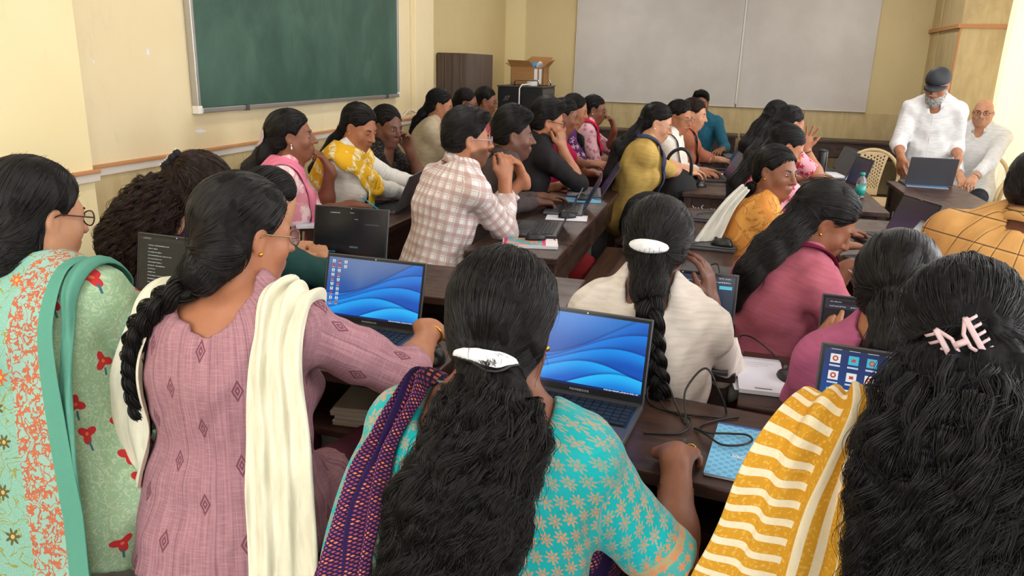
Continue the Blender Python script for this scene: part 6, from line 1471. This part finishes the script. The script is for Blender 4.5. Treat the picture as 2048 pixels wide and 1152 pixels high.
R3 = person('person in a rust kurta in profile beside the teal shirt person', (-.255, 6.42, 1.20), a=86, ha=100, hp=12, s=.98, lean=.10, skin='skin_light', top='rust', sl=.42, res=FAR, seam='back', R=dict(w=(-.02, 6.7, .8), d=(.85, .2, -.1)), L=dict(w=(.0, 6.85, .8), d=(.85, .2, -.1)), hair=dict(mat='hair_brown', chain=BUN, n=700))
drape(R3, 'dupatta', 'rust', [(.07, -.06, .02), (.08, .05, -.03), (.06, .13, -.14), (.05, .15, -.3)], .10, nu=30, nv=10, pleats=2, amp=.007)
R4 = person('person in a teal shirt facing the room with a phone at the ear', (-.275, 8.14, 1.22), a=178, ha=178, hp=10, s=1.0, b=1.0, lean=.06, male=True, skin='skin_brown', top='teal_shirt', sl=.46, neck=(.062, .03, -.01), collar=True, tname='shirt', beard=.5, eyes='down', res=MID, seam='back', R=dict(w=(-.37, 7.97, 1.06), e=(-.5, 7.9, .72), d=(.1, .15, 1), n=(-.9, -.3, 0), curl=.7), L=dict(w=(-.02, 7.83, .79), d=(-.3, -.9, 0)), hair=dict(style='short', n=1200, vol=1.02))
ph = MB().box(-.036, .036, -.004, .004, -.075, .075, b=.003).build('phone', 'black_plastic', loc=(-.335, 8.045, 1.155), rotz=math.radians(75)); ph.rotation_euler = (math.radians(12), 0, math.radians(75)); tag(ph, 'black phone held at the ear of the teal shirt person', 'phone')
# --- right block
R5 = person('person facing away, the farthest on the right block beyond the raised hand', (.39, 6.64, 1.20), a=62, ha=58, hp=12, s=.98, skin='skin_brown', top='pink_print', sl=.3, res=FAR, face=False, hair=dict(chain=LONG(.06, .42, -.15), n=1500, L=.15))
R6 = person('person in a pink and red print raising an open hand', (.44, 5.91, 1.19), a=60, ha=64, hp=14, s=1.0, lean=.12, skin='skin_mid', top='pink_red_print', sl=.2, res=MID, face=True, R=dict(w=(.555, 5.80, 1.03), e=(.62, 5.7, .7), d=(.03, -.05, 1), n=(-.1, 1, 0), curl=.12, spread=.45, thumb=-.3), L=dict(w=(.7, 6.15, .8)), hair=dict(chain=LONG(.062, .46, -.16), n=2200, L=.16))
bangle(R6, 1, .03, .031, 'black_plastic', .004, 'bracelet')
R7 = person('person with a bowed head between the raised hand and the orange kurta', (.335, 4.56, 1.145), a=74, ha=84, hp=30, s=.97, skin='skin_mid', top='pink_red_print', sl=.24, res=MID, hair=dict(chain=LONG(.05, .36), n=1500), R=dict(w=(.62, 4.75, .79)))
R8 = person('person in an orange tie-dyed kurta looking over the shoulder, white dupatta behind', (.245, 3.765, 1.10), a=78, ha=128, hp=6, hr=-4, s=.98, b=1.02, lean=.08, skin='skin_brown', top='orange_tiedye', sl=.4, res=(.012, .0055), ears='gold', eyes='open', L=dict(w=(.60, 4.02, .80), d=(.8, .4, 0)), R=dict(w=(.56, 3.66, .80), d=(.8, .2, 0)), hair=dict(chain=[((0, -.1, -.05), .04)], tie=(0, -.11, -.05), n=2500, h=.008))
braid(R8, R8.hair, [(0, -.10, -.06), (-.01, -.14, -.14), (-.01, -.16, -.26), (-.01, -.17, -.38)], .024, n=60, tail=.05)
drape(R8, 'dupatta', 'white_dup', [(.06, -.10, .05), (.08, -.15, -.04), (.09, -.18, -.14), (.10, -.21, -.26), (.10, -.22, -.36)], .13, nu=40, nv=20, pleats=2.5, amp=.012, off=.015, wprof=[.35, .5, .7, .85, .95], side=(.25, .85, -.5), push=False)
necklace(R8, 'gold', .003)
# --- the two men by the teacher desk
T1 = person('person in a white shirt and black cap standing behind the teacher desk', (1.615, 7.10, 1.475), a=192, ha=206, hp=20, s=1.05, b=1.0, lean=.10, seat=.90, stand=True, male=True, skin='skin_mid', top='white_shirt', sl=.40, infl=.02, neck=(.066, .05, -.01), collar=True, tname='shirt', res=(.013, .0065), seam='back', eyes='down', folds=.0035, bottom='trouser_grey', group=None,
            sw=.165, R=dict(w=(1.395, 6.90, .90), e=(1.40, 7.5, 1.0), d=(.1, -.25, -1), n=(-.8, -.6, 0), curl=.4), L=dict(w=(1.83, 6.95, .90), e=(1.9, 7.5, 1.0), d=(-.2, -.3, -1), n=(.8, -.6, 0), curl=.4))
bp_ = [el(T1.hp(0, .062, -.100), A3((.050, .040, .05))*T1.s, np.stack([T1.hr, T1.hf, T1.hu], 1), .02), rc(T1.hp(-.062, .02, -.04), T1.hp(-.034, .06, -.1), .018, .030, .02), rc(T1.hp(.062, .02, -.04), T1.hp(.034, .06, -.1), .018, .030, .02), rc(T1.hp(-.022, .094, -.05), T1.hp(.022, .094, -.05), .008, .008, .01), el(T1.hp(0, .06, -.135), (.03, .025, .03), None, .02)]
v, f = mesh_sdf(bp_, .006, (), None, wob(.0015, 130, 9)); bd_o = link('beard', np_mesh('beard', v-T1.O, f), 'hair_grey', T1.o)
cp_ = [el(T1.hp(0, -.012, .045), A3((.090, .108, .088))*T1.s, np.stack([T1.hr, T1.hf, T1.hu], 1), .02), plane(T1.hp(0, 0, .022), -T1.hu, .004)]
v, f = mesh_sdf(cp_, .006); cpo = link('cap', np_mesh('cap', v-T1.O, f), plain('cap_black', rgb(38, 40, 46), .6), T1.o)
br = []; NB = 15
for k in range(3):
    for i in range(NB):
        t = i/(NB-1)*2-1; yy = .085*math.sqrt(max(0, 1-t*t*.85)); ext = (.0, .05, .085)[k]*math.sqrt(max(.05, 1-t*t)); br.append(tuple(T1.hp(t*.082, yy+ext, .028-(.0, .004, .016)[k]-.018*t*t)-T1.O))
bo_ = MB().add(br, [(k*NB+i, k*NB+i+1, (k+1)*NB+i+1, (k+1)*NB+i) for k in range(2) for i in range(NB-1)]).build('visor', MATS['cap_black'], cpo, smooth=True); mm = bo_.modifiers.new('s', 'SOLIDIFY'); mm.thickness = .005
watch(T1, -1); bangle(T1, 1, .03, .032, 'gold', .003, 'bracelet')
pk = np.array([T1.tp(0, .2, -.07-.035*k) for k in range(12)])
for _ in range(6): pk = pk-grad(T1.gar, pk)*(sdf(T1.gar, pk)-.001)[:, None]
MB().tube([tuple(p-T1.O) for p in pk], .0035, 5).build('button_placket', MATS['white_shirt'], T1.o, smooth=True)
T2 = person('seated person in a white shirt and dark glasses beside the curtain', (2.215, 7.93, 1.24), a=202, ha=200, hp=2, s=1.02, b=1.05, lean=.04, seat=.53, male=True, skin='skin_light', top='white_shirt', sl=.49, infl=.018, neck=(.066, .05, -.01), collar=True, tname='shirt', res=(.013, .0065), seam='back', eyes='open', glasses='frame_dark', bottom='navy_trouser', folds=.0035, group=None,
            R=dict(w=(2.05, 7.60, .66), e=(1.9, 7.9, .7), d=(.1, -.75, -.45), curl=.7), L=dict(w=(2.13, 7.57, .67), e=(2.45, 7.75, .7), d=(-.35, -.75, -.35), curl=.7))
MB().tube([tuple(T2.hp(.028*t, .100-.012*t*t, -.048-.008*t*t)-T2.O) for t in np.linspace(-1, 1, 9)], [.003, .006, .0075, .008, .008, .008, .0075, .006, .003], 8).build('moustache', 'hair_grey', T2.o, smooth=True)
fr_ = MB()
for q in (-1, 1): fr_.tube([tuple(T2.hp(q*(.078-.006*k), -.02-.03*k, -.01+.004*k)-T2.O) for k in range(4)], [.012, .016, .016, .012], 8)
fr_.build('hair_fringe', 'hair_grey', T2.o, smooth=True); watch(T2, -1)
